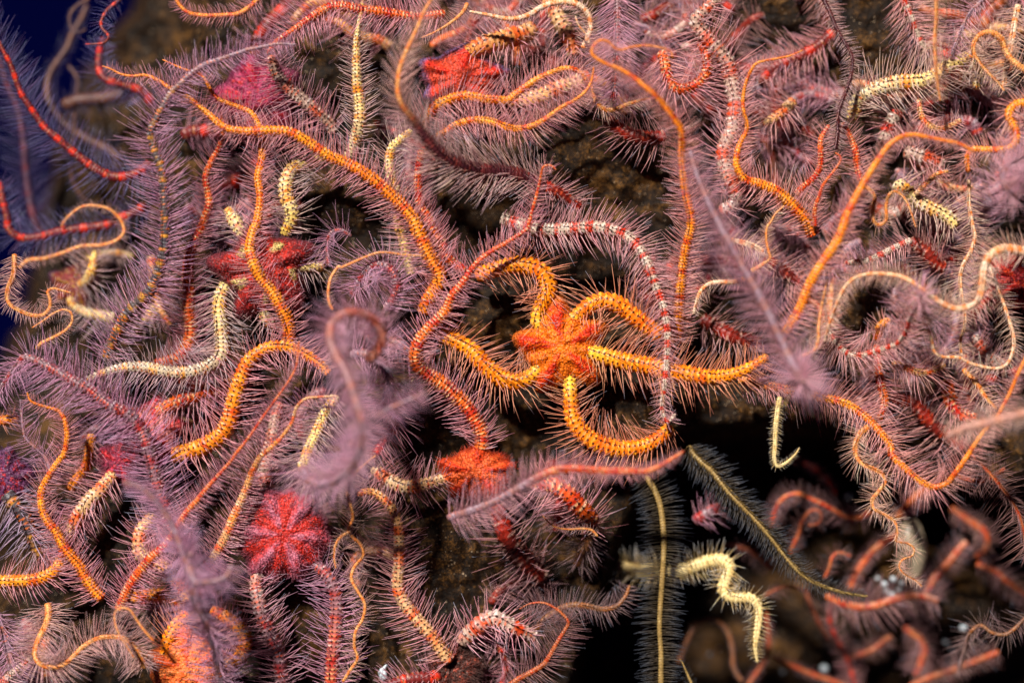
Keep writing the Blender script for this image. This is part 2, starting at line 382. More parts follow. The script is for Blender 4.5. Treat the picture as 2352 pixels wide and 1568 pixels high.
def arm_geo(ctrl, rad, L, style, seed, lat=False, roll=0.0, nsp=5, stiff=1.7, lean=None, tone=None, thin=1.0):
    """ctrl (n,3) layout points, rad radii spread along the arm, L spine length(s). Returns tube and spine arrays in metres."""
    g = np.random.default_rng(seed)
    st2 = bt = None
    if isinstance(style, tuple): st, st2, bt = STY[style[0]], STY[style[1]], style[2:]
    else: st = STY[style]
    rad = np.atleast_1d(np.asarray(rad, float)); rad = rad * (1 + .28 * sm(4, 10, rad)); L = np.atleast_1d(np.asarray(L, float))
    rm = float(rad.mean())
    seg = 3.2 + 0.48 * rm
    q, u = resample(ctrl, seg / 3.0)
    m = len(q); f = u / u[-1]
    rr = np.interp(f, np.linspace(0, 1, len(rad)), rad)
    sl = np.interp(f, np.linspace(0, 1, len(L)), L)
    q = q.copy()
    q[:, 2] += 5 * fbm(u / 60 + seed * 7.1, u * 0 + seed, 2, 3)
    Wp = world(q); ks = (D - q[:, 2]) / D * S
    T = np.gradient(Wp, axis=0); T /= np.linalg.norm(T, axis=1)[:, None] + 1e-15
    up = np.zeros_like(T); prev = np.array([0, 0, 1.0]); zh = np.array([0, 0, 1.0])
    for i in range(m):
        w = zh - T[i] * T[i, 2]; nz = np.linalg.norm(w)
        pv = prev - T[i] * np.dot(prev, T[i])
        if np.linalg.norm(pv) < .15: pv = np.array([.3, 1., 0]) - T[i] * np.dot([.3, 1., 0], T[i])
        pv /= np.linalg.norm(pv) + 1e-12
        w = pv * 0.8 + (w * 0.35 if np.dot(w, pv) > -0.2 else 0)
        w /= np.linalg.norm(w); up[i] = w; prev = w
    side = np.cross(T, up)
    tw = roll + 0.25 * fbm(u / 150 + seed, u * 0 + 3.3, 2, 5)
    cu, su = np.cos(tw)[:, None], np.sin(tw)[:, None]
    up, side = up * cu + side * su, side * cu - up * su
    NA = 10
    ring = np.arange(m); ph = ring % 3; segi = ring // 3
    rf = np.where(ph == 0, 0.86, np.where(ph == 1, 1.08, 1.0))
    end = np.minimum(1, np.minimum(ring + .15, (m - 1 - ring) + .15) / 1.5)
    ang = 2 * math.pi * np.arange(NA) / NA
    latw = np.abs(np.sin(ang)) ** 2
    R = rr[:, None] * end[:, None] * (1 + (rf[:, None] - 1) * (0.45 + 0.9 * latw[None]))
    R = R * (1 - 0.10 * (np.cos(ang) ** 4)[None])
    V = Wp[:, None] + (R * ks[:, None])[..., None] * (np.cos(ang)[None, :, None] * up[:, None] + np.sin(ang)[None, :, None] * side[:, None])
    # pigment
    nseg = segi.max() + 1
    def pigment(st):
        g = np.random.default_rng(seed + 5)
        per = st['per']
        k = np.arange(nseg)
        ph0 = g.random() * per
        warp = k + ph0 + 1.6 * fbm(k / 5.0, k * 0 + seed, 2, 8)
        bm = ((warp % per) / per < st['sh']).astype(float) * np.clip(0.65 + 0.6 * g.random(nseg), 0, 1)
        mixn = np.clip(0.5 + 0.9 * fbm(k / 7.0, k * 0 + seed * 1.7, 3, 4), 0, 1)
        cs = st['a'] * (1 - mixn[:, None]) + st['b'] * mixn[:, None]
        cv = np.repeat(cs[segi][:, None], NA, 1)
        bl = fbm(np.repeat(ring[:, None] / 3.3, NA, 1) + seed, np.repeat(ang[None] * 1.1, m, 0) + seed, 2, 17)
        bmv = np.clip(bm[segi][:, None] * (.85 + 1.3 * bl + st.get('solid', 0) * .6) + .55 * sm(.25, .5, bl), 0, 1)[..., None]
        cv = cv * (1 - bmv) + st['band'] * bmv
        cv = cv * (0.8 + 0.4 * g.random((m, NA)))[..., None]
        cs = cs * (1 - bm[:, None]) + st['band'] * bm[:, None]
        sp = (g.random((nseg, NA)) < st['sp'])[segi] & (ph == 1)[:, None]
        cv[sp] = st['spot']
        kn = (g.random((nseg, NA)) < st['kp'])[segi] & (ph == 1)[:, None] & (latw > 0.3)[None]
        cv[kn] = 0.35 * cv[kn] + 0.65 * st['knob']
        return cs * .8, cv * .8
    cs, cv = pigment(st)
    if st2 is not None:
        c2, v2 = pigment(st2)
        w = sm(bt[0], bt[1], f)
        cv = cv * (1 - w)[:, None, None] + v2 * w[:, None, None]
        ws = w[np.minimum(np.arange(nseg) * 3, m - 1)][:, None]
        cs = cs * (1 - ws) + c2 * ws
    # ventral side paler pigment-free
    ven = np.clip(-np.cos(ang), 0, 1)[None, :, None]
    cv = cv * (1 - .5 * ven) + (.5 * ven) * C(.42, .26, .24)
    i = np.arange(m - 1)[:, None] * NA
    j = np.arange(NA)[None]
    j2 = (j + 1) % NA
    quads = np.stack([i + j, i + NA + j, i + NA + j2, i + j2], -1).reshape(-1, 4)
    un = ring / 3.0
    vv = np.arange(NA + 1) / NA
    vv = np.where(vv > 0.5, vv - 1, vv)
    v0 = np.arange(NA) / NA; v0 = np.where(v0 > 0.5, v0 - 1, v0)
    v1 = v0 + 1.0 / NA
    U0 = np.repeat(un[:-1, None], NA, 1); U1 = np.repeat(un[1:, None], NA, 1)
    VA = np.repeat(v0[None], m - 1, 0); VB = np.repeat(v1[None], m - 1, 0)
    uv = np.stack([np.stack([U0, VA], -1), np.stack([U1, VA], -1), np.stack([U1, VB], -1), np.stack([U0, VB], -1)], 2).reshape(-1, 2)
    tube = (V.reshape(-1, 3), quads, cv.reshape(-1, 3), uv)
    # spines: a fan on each side of every plate
    rmax = rad.max()
    if not lat: nsp = max(3, nsp - (2 if rmax < 6 else 1 if rmax < 8.5 else 0))
    dirn = 1.0 if rad[0] >= rad[-1] else -1.0
    idx = np.where(ph == 1)[0]
    idx = idx[(idx > 1) & (idx < m - 2)]
    if len(idx) == 0: return tube, None
    if lat: phis = np.radians(np.linspace(66, 108, nsp))
    else: phis = np.radians(np.linspace(24, 142, nsp))
    I = np.repeat(idx, 2 * nsp)
    sd = np.tile(np.repeat([1.0, -1.0], nsp), len(idx))
    fi = np.tile(np.tile(phis, 2), len(idx)) + g.normal(0, .13 / stiff, len(I))
    n = len(I)
    dr = np.cos(fi)[:, None] * up[I] + (sd * np.sin(fi))[:, None] * side[I]
    ln = 0.32 if lean is None else lean
    # groups of neighbouring spines sway together
    sway = 0.45 * fbm(u[I] / 55 + sd * 9.1 + seed, fi * 1.3, 2, 13) / stiff
    tilt = dirn * ln + g.normal(0, .17, n) / stiff + sway
    base = Wp[I] + dr * (rr[I] * ks[I] * 0.85)[:, None] + T[I] * (g.normal(0, .25, n) * seg * ks[I])[:, None]
    dd = dr + T[I] * tilt[:, None] + g.normal(0, .06, (n, 3)) / stiff
    dd /= np.linalg.norm(dd, axis=1)[:, None]
    lf = np.interp(fi, np.radians([10, 45, 85, 120, 150]), [.62, .95, 1.05, .8, .5])
    ln_ = sl[I] * lf * np.clip(g.normal(1, .16, n), .35, 1.4) * np.clip(np.minimum(u[I] + 6, (u[-1] - u[I]) + 6) / 22, .35, 1)
    srad = (0.34 + 0.033 * rr[I]) * np.clip(g.normal(1, .15, n), .6, 1.4)
    srad = srad * thin
    if lat: srad = srad * 1.5
    bend = g.normal(0, .09, (n, 3)) * (ln_ * ks[I])[:, None] / stiff + T[I] * (dirn * .08 * ln_ * ks[I])[:, None]
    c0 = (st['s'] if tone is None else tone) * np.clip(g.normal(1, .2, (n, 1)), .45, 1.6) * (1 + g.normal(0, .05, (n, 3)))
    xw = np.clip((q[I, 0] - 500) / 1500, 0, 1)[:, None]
    if tone is None: c0 = c0 * (C(.96, .93, 1.02) * (1 - xw) + C(1.16, 1.12, 1.0) * xw)  # uneven light colour painted into spines, cooler left, warmer right
    # bases take on the arm's pigment
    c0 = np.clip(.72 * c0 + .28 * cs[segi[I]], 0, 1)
    tip = st.get('tip', None)
    c1 = np.tile(tip, (n, 1)) if tip is not None else np.clip(c0 * C(1.0, 1.05, 1.2), 0, 1)
    if tip is None:
        pale = g.random(n) < .12
        c1[pale] = C(.34, .38, .50)
    keep = g.random(n) < 0.93
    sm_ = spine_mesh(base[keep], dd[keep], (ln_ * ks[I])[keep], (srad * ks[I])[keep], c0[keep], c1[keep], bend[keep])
    return tube, sm_

SEED = [100]
def make_arm(parent, origin, pts, z, rad, L, style, **kw):
    SEED[0] += 1
    xy = pts if isinstance(pts, np.ndarray) else P(pts)
    z = np.atleast_1d(np.asarray(z, float))
    s = np.concatenate([[0], np.cumsum(np.linalg.norm(np.diff(xy, axis=0), axis=1))])
    zz = np.interp(s / s[-1], np.linspace(0, 1, len(z)), z)
    ctrl = np.column_stack([xy, zz])
    tube, sp = arm_geo(ctrl, rad, L, style, SEED[0], **kw)
    mat = M_OF[STY[style[0] if isinstance(style, tuple) else style]['dots']] if max(np.atleast_1d(rad)) > 5.5 else M_ARMP
    me = make_mesh('arm', tube[0] - origin, quads=tube[1], col=tube[2], uv=tube[3], mat=mat)
    a = add('arm', me, parent)
    if sp is not None:
        me = make_mesh('spines', sp[0] - origin, quads=sp[1], tris=sp[2], col=sp[3], mat=M_SPINE)
        add('spines', me, a, kind='stuff')
    return a

def star(label, origin_layout):
    o = world(np.array(origin_layout, float))
    e = bpy.data.objects.new('brittle_star', None); COL.objects.link(e)
    e.empty_display_size = 0.005
    e.location = o; e['label'] = label; e['category'] = 'brittle star'; e['group'] = 'brittle stars heaped on the reef'
    return e, o

def lone(label, pts, z, rad, L, style, **kw):
    """A brittle star of which the picture shows one arm."""
    xy = P(pts); z = np.atleast_1d(np.asarray(z, float))
    rad_ = np.atleast_1d(np.asarray(rad, float))
    b = 0 if rad_[0] >= rad_[-1] else -1
    e, o = star(label, (*xy[b], z[b]))
    make_arm(e, o, xy, z, rad, L, style, **kw)
    return e

def make_disc(parent, origin, cx, cy, cz, R, pal, rot=0.0, tilt=(0, 0), sq=1.0, lobes=5, depth=.16, spn=700, spl=9, hgt=.45, seed=1, spcol=None, pw=0.0, shield=None, ridged=.10):
    """Domed, lobed central disc with radial shields; the part 'disc' with its short 'spinelets'."""
    g = np.random.default_rng(seed)
    nr, nt = 32, 200
    ro = np.linspace(0.0, 1, nr + 1)[1:]
    th = np.linspace(0, 2 * math.pi, nt, endpoint=False)
    RO, TH = np.meshgrid(ro, th, indexing='ij')
    lob = np.cos(lobes * (TH - rot))
    edge = 1 + depth * lob + .05 * np.cos(2 * lobes * (TH - rot) + 1) + .03 * np.sin(3 * TH + seed)
    rad = R * RO * (1 + (edge - 1) * RO ** .8)
    prof = np.sqrt(np.clip(1 - RO ** 2.6, 0, 1))
    ridge = ridged * np.clip(np.abs(np.sin(lobes * (TH - rot))) , 0, 1) ** 3 * sm(.25, .5, RO) * sm(1, .8, RO)
    puff = .12 * np.clip(lob, 0, 1) * sm(.2, .7, RO)
    nz = .09 * fbm(RO * np.cos(TH) * 6 + seed, RO * np.sin(TH) * 6, 4, seed)
    hz = R * hgt * (prof - ridge + puff + nz) - R * hgt * .4
    x = rad * np.cos(TH); y = rad * np.sin(TH) * sq
    zt = hz + x * tilt[0] + y * tilt[1]
    Lx = np.stack([cx + x, cy - y, cz + zt], -1)
    top = np.array([[cx, cy, cz + R * hgt * .6]])
    V = np.concatenate([world(top), world(Lx).reshape(-1, 3)])
    j = np.arange(nt); j2 = (j + 1) % nt
    tris = np.stack([np.zeros(nt, int), 1 + j, 1 + j2], 1)
    i = np.arange(nr - 1)[:, None] * nt + 1
    q = np.stack([i + j, i + nt + j, i + nt + j2, i + j2], -1).reshape(-1, 4)
    # pigment: petals, grooves, centre rosette, mottling
    A, B, Cc, E = pal   # petal, groove, mottling, rim
    n1 = fbm(x / (R * .16) + seed, y / (R * .16), 3, seed + 3)
    n2 = fbm(x / (R * .07) + seed, y / (R * .07), 2, seed + 7)
    pet = sm(-.25, .35, lob + 1.0 * n1 + pw) * sm(.06, .3, RO + .15 * n2)
    gro = sm(.7, .98, np.abs(np.sin(lobes * (TH - rot + .22 * n1)) + .3 * n2)) * sm(.15, .3, RO) * sm(-.3, .2, n1 + .15)
    c = B * (1 - pet[..., None]) + A * pet[..., None]
    mt = sm(.08, .35, n2 + .4 * n1)[..., None]
    c = c * (1 - .75 * mt) + Cc * .75 * mt
    c = c * (1 - .6 * gro[..., None]) + B * 1.25 * .6 * gro[..., None]
    stre = sm(.05, .35, fbm(TH * 11 + seed, RO * 3.5, 2, seed + 11))[..., None] * sm(.15, .35, RO)[..., None]
    c = c * (1 - .45 * stre) + (B * 1.15) * .45 * stre
    if shield is not None:
        sh = (sm(.35, .7, -lob) * sm(.42, .52, RO) * sm(.88, .8, RO) * sm(-.15, .1, n1 + .1))[..., None]
        c = c * (1 - sh) + shield * sh
    rimw = sm(.78, .98, RO + .1 * n1)[..., None]
    c = c * (1 - rimw) + E * rimw
    c = np.clip(c * .8, .002, 1)
    col = np.concatenate([c[0, :1], c.reshape(-1, 3)])
    me = make_mesh('disc', V - origin, quads=q, tris=tris, col=col, mat=M_DISC)
    d = add('disc', me, parent)
    if spn:
        P3 = V[1:].reshape(nr, nt, 3)
        du = np.gradient(P3, axis=0); dvv = np.roll(P3, -1, 1) - np.roll(P3, 1, 1)
        N = np.cross(du, dvv); N /= np.linalg.norm(N, axis=2)[..., None] + 1e-12
        if N[3, :, 2].mean() < 0: N = -N
        pr = (ro ** 1.6)[:, None] * np.ones((1, nt)); pr = pr.reshape(-1) / pr.sum()
        pick = g.choice(nr * nt, spn, p=pr)
        b = P3.reshape(-1, 3)[pick] + g.normal(0, R * .012 * S, (spn, 3))
        out = P3.reshape(-1, 3)[pick] - V[0]; out /= np.linalg.norm(out, axis=1)[:, None] + 1e-12
        dr = N.reshape(-1, 3)[pick] * .8 + out * .5 + g.normal(0, .25, (spn, 3)); dr /= np.linalg.norm(dr, axis=1)[:, None]
        ln = spl * S * np.clip(g.normal(1, .3, spn), .3, 1.8) * (.55 + .8 * (ro[pick // nt]) ** 2)
        cc = c.reshape(-1, 3)[pick]
        sc_ = cc * .6 + (spcol if spcol is not None else cc) * .4
        a = spine_mesh(b, dr, ln, np.full(spn, .8 * S), sc_, np.clip(sc_ * 1.1, 0, 1), g.normal(0, .1, (spn, 3)) * ln[:, None])
        add('spinelets', make_mesh('spinelets', a[0] - origin, quads=a[1], tris=a[2], col=a[3], mat=M_SPINE), d, kind='stuff')
    return d

# ------------------------------------------------------------------ brittle stars whose disc shows
RED = C(.62, .022, .008); ORG = C(.85, .20, .012); YEL = C(.9, .55, .08)
# the bright orange star in the middle
e, o = star('bright orange brittle star with red five-lobed disc and dotted yellow-orange arms on brown rock', (1290, 795, -60))
make_disc(e, o, 1292, 796, 0, 99, (C(.55,.022,.002), C(.80,.16,.005), C(.70,.09,.004), C(.46,.10,.012)), rot=1.75, lobes=5, depth=.17, spn=800, spl=5, hgt=.5, seed=3)
make_arm(e, o, '11: 1400 720 1350 640 1370 560 1410 480 1420 390 1380 310 1290 265 1190 260 1090 280 1000 310 920 340', [-5,0,5,0,-15], [12,15,17,17,15,14], [40,55,55,50], ('YB', 'YO', .05, .25))
make_arm(e, o, '11: 1540 690 1630 600 1690 550 1770 510 1850 510 1930 545 2000 600 2080 660 2150 710 2210 755', [-5,5,10,5,-5], [11,15,17,16,15], [40,60,60,55], ('YB', 'YO', .05, .25))
make_arm(e, o, '11: 1620 840 1720 860 1800 880 1900 910 2000 930 2100 950 2200 970 2300 1000 | 21: 0 1000 100 1020 200 1030 300 1020 400 990 500 940 590 880', [0,15,25,40,45,45], [12,16,17,17,16,14,11,8], [45,62,62,60,55,35], ('YB', 'YO', .05, .25))
make_arm(e, o, '11: 1560 960 1570 1030 1575 1120 1580 1210 1590 1300 1640 1390 1720 1460 1820 1505 1930 1525 2040 1515 2140 1480 2220 1420 2270 1360', [-5,5,10,5,0,-5], [11,14,17,17,15,12], [40,60,62,58,45], ('YB', 'YO', .05, .25))
make_arm(e, o, '11: 1400 930 1330 1000 1280 1040 1200 1060 1110 1040 1030 985 960 920 900 850 830 800 740 760 660 740', [-5,5,10,10,0], [11,15,17,17,15,13], [40,60,62,55,45], ('YB', 'YO', .05, .25))

# red-orange star below it
e, o = star('red-orange disc brittle star half covered by a blurred arm, one long arm curving upward', (1095, 1090, -70))
make_disc(e, o, 1095, 1085, -10, 84, (C(.58,.030,.006), C(.70,.10,.02), C(.64,.06,.008), C(.50,.045,.012)), rot=.3, sq=.72, depth=.1, spn=1000, spl=7, hgt=.5, seed=5)
make_arm(e, o, '10: 1480 1170 1440 1140 1390 1150 1370 1230 1350 1320 1320 1430 1290 1540 | 11: 1280 10 1210 60 1130 110 1040 160 960 220 890 300 830 390 770 460 720 570 660 640 590 710 530 800 510 890 540 970 620 1030 700 1080 780 1150 860 1230 920 1320 960 1400 970 1470 960 1530', [90,70,60,55,40,25,5,-10], [2,4,5,6,8,11,13,15,15,13], [20,38,42,42,45,48,50], 'RO')
make_arm(e, o, '12: 760 160 690 170 600 195 500 215 420 215 340 180 270 130 220 80', [-15,0,0,-30], [10,13,14,12], [45,55,55], 'WO')
make_arm(e, o, '12: 1300 180 1390 200 1470 210 1560 270 1620 340 1680 400 1720 470 1700 560', [-10,5,-5,-50], [13,17,17,14], [50,62,62,60], 'RO')
make_arm(e, o, '12: 1060 330 1090 420 1130 540 1190 640 1260 720 1330 790 1390 850', [-10,-10,-40,-90], [15,18,19,16], [55,65,65], 'RD')

# pink-red disc star
e, o = star('brittle star with round pink and scarlet speckled disc and banded red and white arms', (650, 1230, -60))
make_disc(e, o, 651, 1228, 0, 108, (C(.44,.11,.16), C(.46,.022,.014), C(.32,.008,.010), C(.28,.05,.08)), rot=.95, lobes=6, depth=.04, pw=.3, ridged=.03, spn=1500, spl=6, hgt=.6, seed=9, spcol=C(.5,.2,.27))
make_arm(e, o, '02: 1830 760 1790 800 1760 880 1780 990 1800 1090 1840 1180 1880 1280 1920 1370 1930 1480 1960 1600', [-10,10,0,-10,-20], [10,13,14,13,13], [45,62,68,68], ('WR', 'PR', .05, .5), roll=.2)
make_arm(e, o, '02: 2080 690 2140 730 2220 790 2280 860 2310 950 2320 1060 2310 1180 2300 1300 2290 1420 2280 1610', [-10,10,5,0,-10], [9,12,13,13,13], [40,62,66,66], ('PR', 'RO', .2, 1.3))
make_arm(e, o, '02: 1850 270 1830 190 1810 80 | 01: 1860 1500 1880 1400 1900 1280 1930 1200', [-15,-20,-30,-50], [13,13,12,9], [60,60,50], 'WR')

# dark red disc star with yellow arms
e, o = star('brittle star with dark crimson hairy disc and pale yellow black-dotted arms', (605, 620, -60))
make_disc(e, o, 606, 622, 15, 106, (C(.14,.008,.009), C(.40,.02,.010), C(.40,.010,.005), C(.15,.022,.03)), rot=.5, lobes=5, depth=.2, sq=.95, shield=C(.55,.40,.13), spn=1300, spl=6, hgt=.5, seed=12, spcol=C(.35,.14,.16))
make_arm(e, o, '01: 1960 60 1975 10 | 00: 2010 1500 2000 1430 1970 1350 1970 1250 2010 1170 2080 1130 2180 1110 2260 1100', [-10,10,10,-10,-50], [10,14,14,12,10], [40,60,60,50], 'WY')
make_arm(e, o, '01: 1700 90 1650 20 | 00: 1620 1530 1590 1480 1560 1440', [-20,0,-40], [10,13,9], [40,40], 'WY')
make_arm(e, o, '01: 1680 330 1590 370 1530 440 1510 540 1520 660 1530 760 1530 860 1500 910 1420 960 1330 990 1230 1000 1120 985 1010 965 900 960 780 980 680 1010 590 1050', [-20,10,10,15,20,15,0], [10,13,14,14,13,12,11,9,6], [40,60,62,58,50,45,35], ('WY', 'WG', .2, .5))
make_arm(e, o, '01: 1740 400 1760 460 1800 540 1830 620 1890 700', [-20,0,0,-30], [10,12,12,10], [40,45,40], 'WY')
make_arm(e, o, '01: 1980 260 2050 270 2130 270 2230 275', [-10,10,0,-20], [11,11,10,9], [40,50,45], 'WY')

# scarlet disc with violet edge, upper middle
e, o = star('brittle star with scarlet disc edged in violet, cream red-spotted arm lying over it', (1055, 180, -90))
make_disc(e, o, 1060, 175, -35, 96, (C(.62,.02,.008), C(.55,.05,.02), C(.70,.06,.015), C(.16,.10,.22)), rot=.2, sq=.68, lobes=5, depth=.14, spn=900, spl=6, hgt=.45, seed=15, spcol=C(.5,.1,.08))
make_arm(e, o, '10: 860 400 900 350 950 325 1010 300 1090 280 1170 255 1250 240 1330 190', [-40,-20,-30,-70], [14,18,18,15], [50,62,60], 'WO')

# magenta blurred disc
e, o = star('out of focus magenta disc brittle star with pink-red blotched arms near the blue water', (593, 225, -160))
make_disc(e, o, 593, 226, -75, 92, (C(.34,.015,.05), C(.30,.03,.08), C(.60,.03,.015), C(.22,.03,.08)), rot=.6, lobes=5, depth=.12, spn=900, spl=8, hgt=.5, seed=18)
make_arm(e, o, '00: 1760 520 1750 430 1760 330 1800 240 1860 160 1930 90 1970 30 1990 -40', [-110,-110,-120,-160], [12,13,14,12], [55,60,60], 'RB')
make_arm(e, o, '00: 1620 830 1560 880 1500 920 1420 905 1330 910 1250 940', [-120,-110,-130], [11,13,12], [40,50,45], 'RB')
make_arm(e, o, '00: 1850 900 1840 980 1810 1060 1760 1150 1680 1220 1600 1255 1520 1275 1420 1330', [-120,-120,-150], [12,13,13,11], [45,50,45], 'RB')

# orange disc at the bottom edge
e, o = star('brittle star with fleshy orange disc and strongly dotted orange arms at the lower edge', (425, 1530, -60))
make_disc(e, o, 428, 1532, 0, 88, (C(.72,.09,.012), C(.75,.18,.04), C(.66,.05,.008), C(.66,.12,.025)), rot=.4, lobes=5, depth=.08, spn=150, spl=3, hgt=.6, seed=21)
make_arm(e, o, '02: 1180 1420 1150 1360 1160 1270 1200 1190 1250 1130 1290 1080', [0,10,0,-30], [12,13,12,10], [40,50,45], 'YO')
make_arm(e, o, '02: 1330 1430 1400 1432 1500 1430 1600 1425 1665 1370 1690 1270 1640 1180 1550 1110 1450 1060', [0,-5,-20,-20,-40], [11,13,14,13,10], [38,42,42], 'OR')

# pink disc between the heaped arms, left of centre
e, o = star('brittle star with pink-red wrinkled disc and salmon arm under the thick dotted orange arm', (350, 980, -80))
make_disc(e, o, 352, 985, -45, 66, (C(.62,.05,.05), C(.62,.2,.18), C(.62,.03,.02), C(.36,.03,.06)), rot=.2, lobes=5, depth=.12, spn=500, spl=6, hgt=.5, seed=23)
make_arm(e, o, '01: 1060 1290 1110 1250 1200 1210 1300 1170 1400 1130 1500 1110 1590 1090', [-40,-30,-35,-60], [11,13,14,12], [40,45,45], 'RO')

e, o = star('small dark magenta hairy disc brittle star beside a salmon and orange arm', (270, 1062, -70))
make_disc(e, o, 272, 1060, -35, 44, (C(.5,.02,.03), C(.3,.03,.07), C(.5,.03,.02), C(.26,.05,.1)), rot=.2, lobes=5, depth=.1, sq=1.2, spn=700, spl=8, hgt=.6, seed=25, spcol=C(.4,.15,.2))
make_arm(e, o, '02: 790 120 740 180 680 250 610 320 560 390 520 460 490 540 470 600', [-20,0,0,-20], [11,14,14,11], [45,55,55], 'WO')

e, o = star('brittle star with dark violet disc at the picture edge and scarlet-based arm', (10, 1100, -60))
make_disc(e, o, 12, 1098, -25, 66, (C(.10,.03,.07), C(.12,.03,.09), C(.5,.02,.01), C(.10,.04,.10)), rot=.2, lobes=5, depth=.1, spn=900, spl=7, hgt=.5, seed=27)
make_arm(e, o, '02: 40 260 80 310 130 370 180 450 210 540 250 640 310 730', [0,5,-10,-30], [15,14,12,10], [60,70,70], 'GY')

e, o = star('scarlet and maroon disc brittle star cut by the picture edge beside banded orange curl', (2340, 640, -70))
make_disc(e, o, 2345, 640, -30, 74, (C(.5,.02,.01), C(.3,.015,.02), C(.6,.05,.01), C(.3,.03,.04)), rot=.2, lobes=5, depth=.1, spn=800, spl=8, hgt=.5, seed=29)
make_arm(e, o, '21: 2230 430 2150 450 2080 490 2020 570 1990 640', [-40,-30,-50], [12,12,9], [45,45], 'RB')

e, o = star('small blurred brittle star with dark red disc and bright yellow white-tufted arms', (175, 665, -190))
make_disc(e, o, 168, 655, -150, 52, (C(.16,.012,.012), C(.20,.03,.03), C(.45,.25,.04), C(.12,.05,.08)), rot=.2, lobes=5, depth=.15, spn=300, spl=7, hgt=.5, seed=31)
make_arm(e, o, '01: 540 400 600 360 635 290 645 220 660 150', [-140,-110,-120], [8,10,6], [50,60,45], 'WY')
make_arm(e, o, '01: 480 470 500 530 580 580 660 600 760 620 850 645 960 640 1050 590 1110 500 1160 420', [-140,-140,-130,-140], [8,10,11,12,10], [45,52,55,50], 'WY')
make_arm(e, o, '01: 590 220 700 180 800 175 880 195 960 210 1030 180', [-170,-180,-190], [6,7,6], [30,35], 'WY')

e, o = star('brown-black bristly disc brittle star under the tip of the white and orange arm', (1040, 1535, -70))
make_disc(e, o, 1042, 1535, -40, 64, (C(.12,.03,.02), C(.10,.04,.03), C(.42,.05,.02), C(.12,.06,.05)), rot=.3, lobes=5, depth=.08, spn=1500, spl=10, hgt=.55, seed=33, spcol=C(.2,.1,.09))
make_arm(e, o, '12: 110 280 160 250 230 260 300 310 360 390 390 480 400 590 400 700 395 800 390 900 430 1010 490 1090 560 1170 620 1240 670 1310 720 1380 760 1420', [20,15,10,5,0,-15], [7,9,10,11,12,13,13,14], [35,50,55,60,62], 'WO')
make_arm(e, o, '12: 690 1500 620 1530 560 1530 450 1545 350 1580 250 1620', [-30,-20,-30], [12,12,10], [45,50], 'RB')

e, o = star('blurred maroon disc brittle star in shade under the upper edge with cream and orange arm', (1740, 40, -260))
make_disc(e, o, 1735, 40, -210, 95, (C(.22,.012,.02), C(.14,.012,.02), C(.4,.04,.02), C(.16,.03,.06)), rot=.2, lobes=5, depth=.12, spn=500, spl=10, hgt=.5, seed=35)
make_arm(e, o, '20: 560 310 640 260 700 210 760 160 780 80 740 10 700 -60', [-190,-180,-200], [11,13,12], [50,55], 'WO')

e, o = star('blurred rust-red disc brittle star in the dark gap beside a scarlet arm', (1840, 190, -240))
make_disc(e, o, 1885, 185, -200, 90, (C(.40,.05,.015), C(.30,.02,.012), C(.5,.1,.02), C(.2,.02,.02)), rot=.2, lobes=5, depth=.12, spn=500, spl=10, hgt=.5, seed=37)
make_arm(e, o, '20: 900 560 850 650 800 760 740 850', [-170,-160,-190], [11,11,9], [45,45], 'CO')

# ------------------------------------------------------------------ stars of which one arm shows: upper left, before the open water
lone('dark red arm with scarlet spots and long fine spines sweeping down from the blue water', '00: -120 120 -40 240 10 330 60 420 100 520 150 650 230 770 310 880 420 975 520 1060 640 1150 770 1215 880 1215 970 1180 1040 1120', [-60,-70,-90,-100], [4,6,7,8,9,10], [55,68,65,60], 'RB', tone=WATER_TINT, nsp=4, thin=.8)
lone('dark violet blurred arm hanging straight down along the open water', '00: -10 380 40 560 120 740 160 950 180 1200 220 1450 | 01: 280 60', [-260,-270,-280], [6,7,8], [55,60], 'DP', nsp=4, thin=.8)
lone('thin brown hooked arm tip alone against the dark blue water', '00: 620 -10 600 0 520 50 480 110 485 180 530 225 595 200', [-230,-220,-210], [4,3,1.5], [8,5], 'DB')
lone('thin red-beaded curl with a pale pointed tip under the upper edge', '00: 830 -20 810 10 740 70 700 140 700 190 735 230 745 265 700 300 585 305', [-60,-50,-40], [5,4,3.5,1.2], [28,26,12], 'RB', tone=WATER_TINT, nsp=4, thin=.8)
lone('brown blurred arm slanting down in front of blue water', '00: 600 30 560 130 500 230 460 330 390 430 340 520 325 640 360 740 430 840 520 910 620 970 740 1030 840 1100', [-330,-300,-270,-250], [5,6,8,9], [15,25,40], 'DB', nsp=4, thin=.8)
lone('faint brown thread of an arm hanging below the short level brown arm', '00: 470 450 530 540 525 640 510 740 515 840 500 1000 490 1180 520 1290 580 1370 650 1415', [-280,-260,-250], [3,4,4], [8,10], 'DB')
lone('slim tan arm looping like a hairpin over the scarlet beaded arm', '00: 420 1560 470 1490 560 1425 650 1415 750 1440 820 1500 850 1560 | 01: 850 40 800 90 700 122 560 130 420 180 300 215 200 225 130 280', [-110,-100,-110,-130], [2.5,4,4.5,5], [10,14,18], 'TN')
lone('scarlet arm bowed like a wave rising out of the dark edge below the blue water', '00: -20 1240 0 1290 20 1380 50 1500 | 01: 60 10 120 60 200 75 300 60 420 25 540 10 650 0 | 00: 760 1540 840 1500 930 1460 1010 1410', [-120,-130,-130,-150], [7,8,9,9], [45,50,45], 'RB', tone=WATER_TINT, nsp=4, thin=.8)
lone('red arm turning from vertical to horizontal above the short level brown arm', '00: 720 260 700 300 680 400 690 500 740 555 830 580 930 610 1010 660 1050 740', [-140,-140,-160], [7,8,9], [35,45,45], 'RB', tone=WATER_TINT, nsp=4, thin=.8)
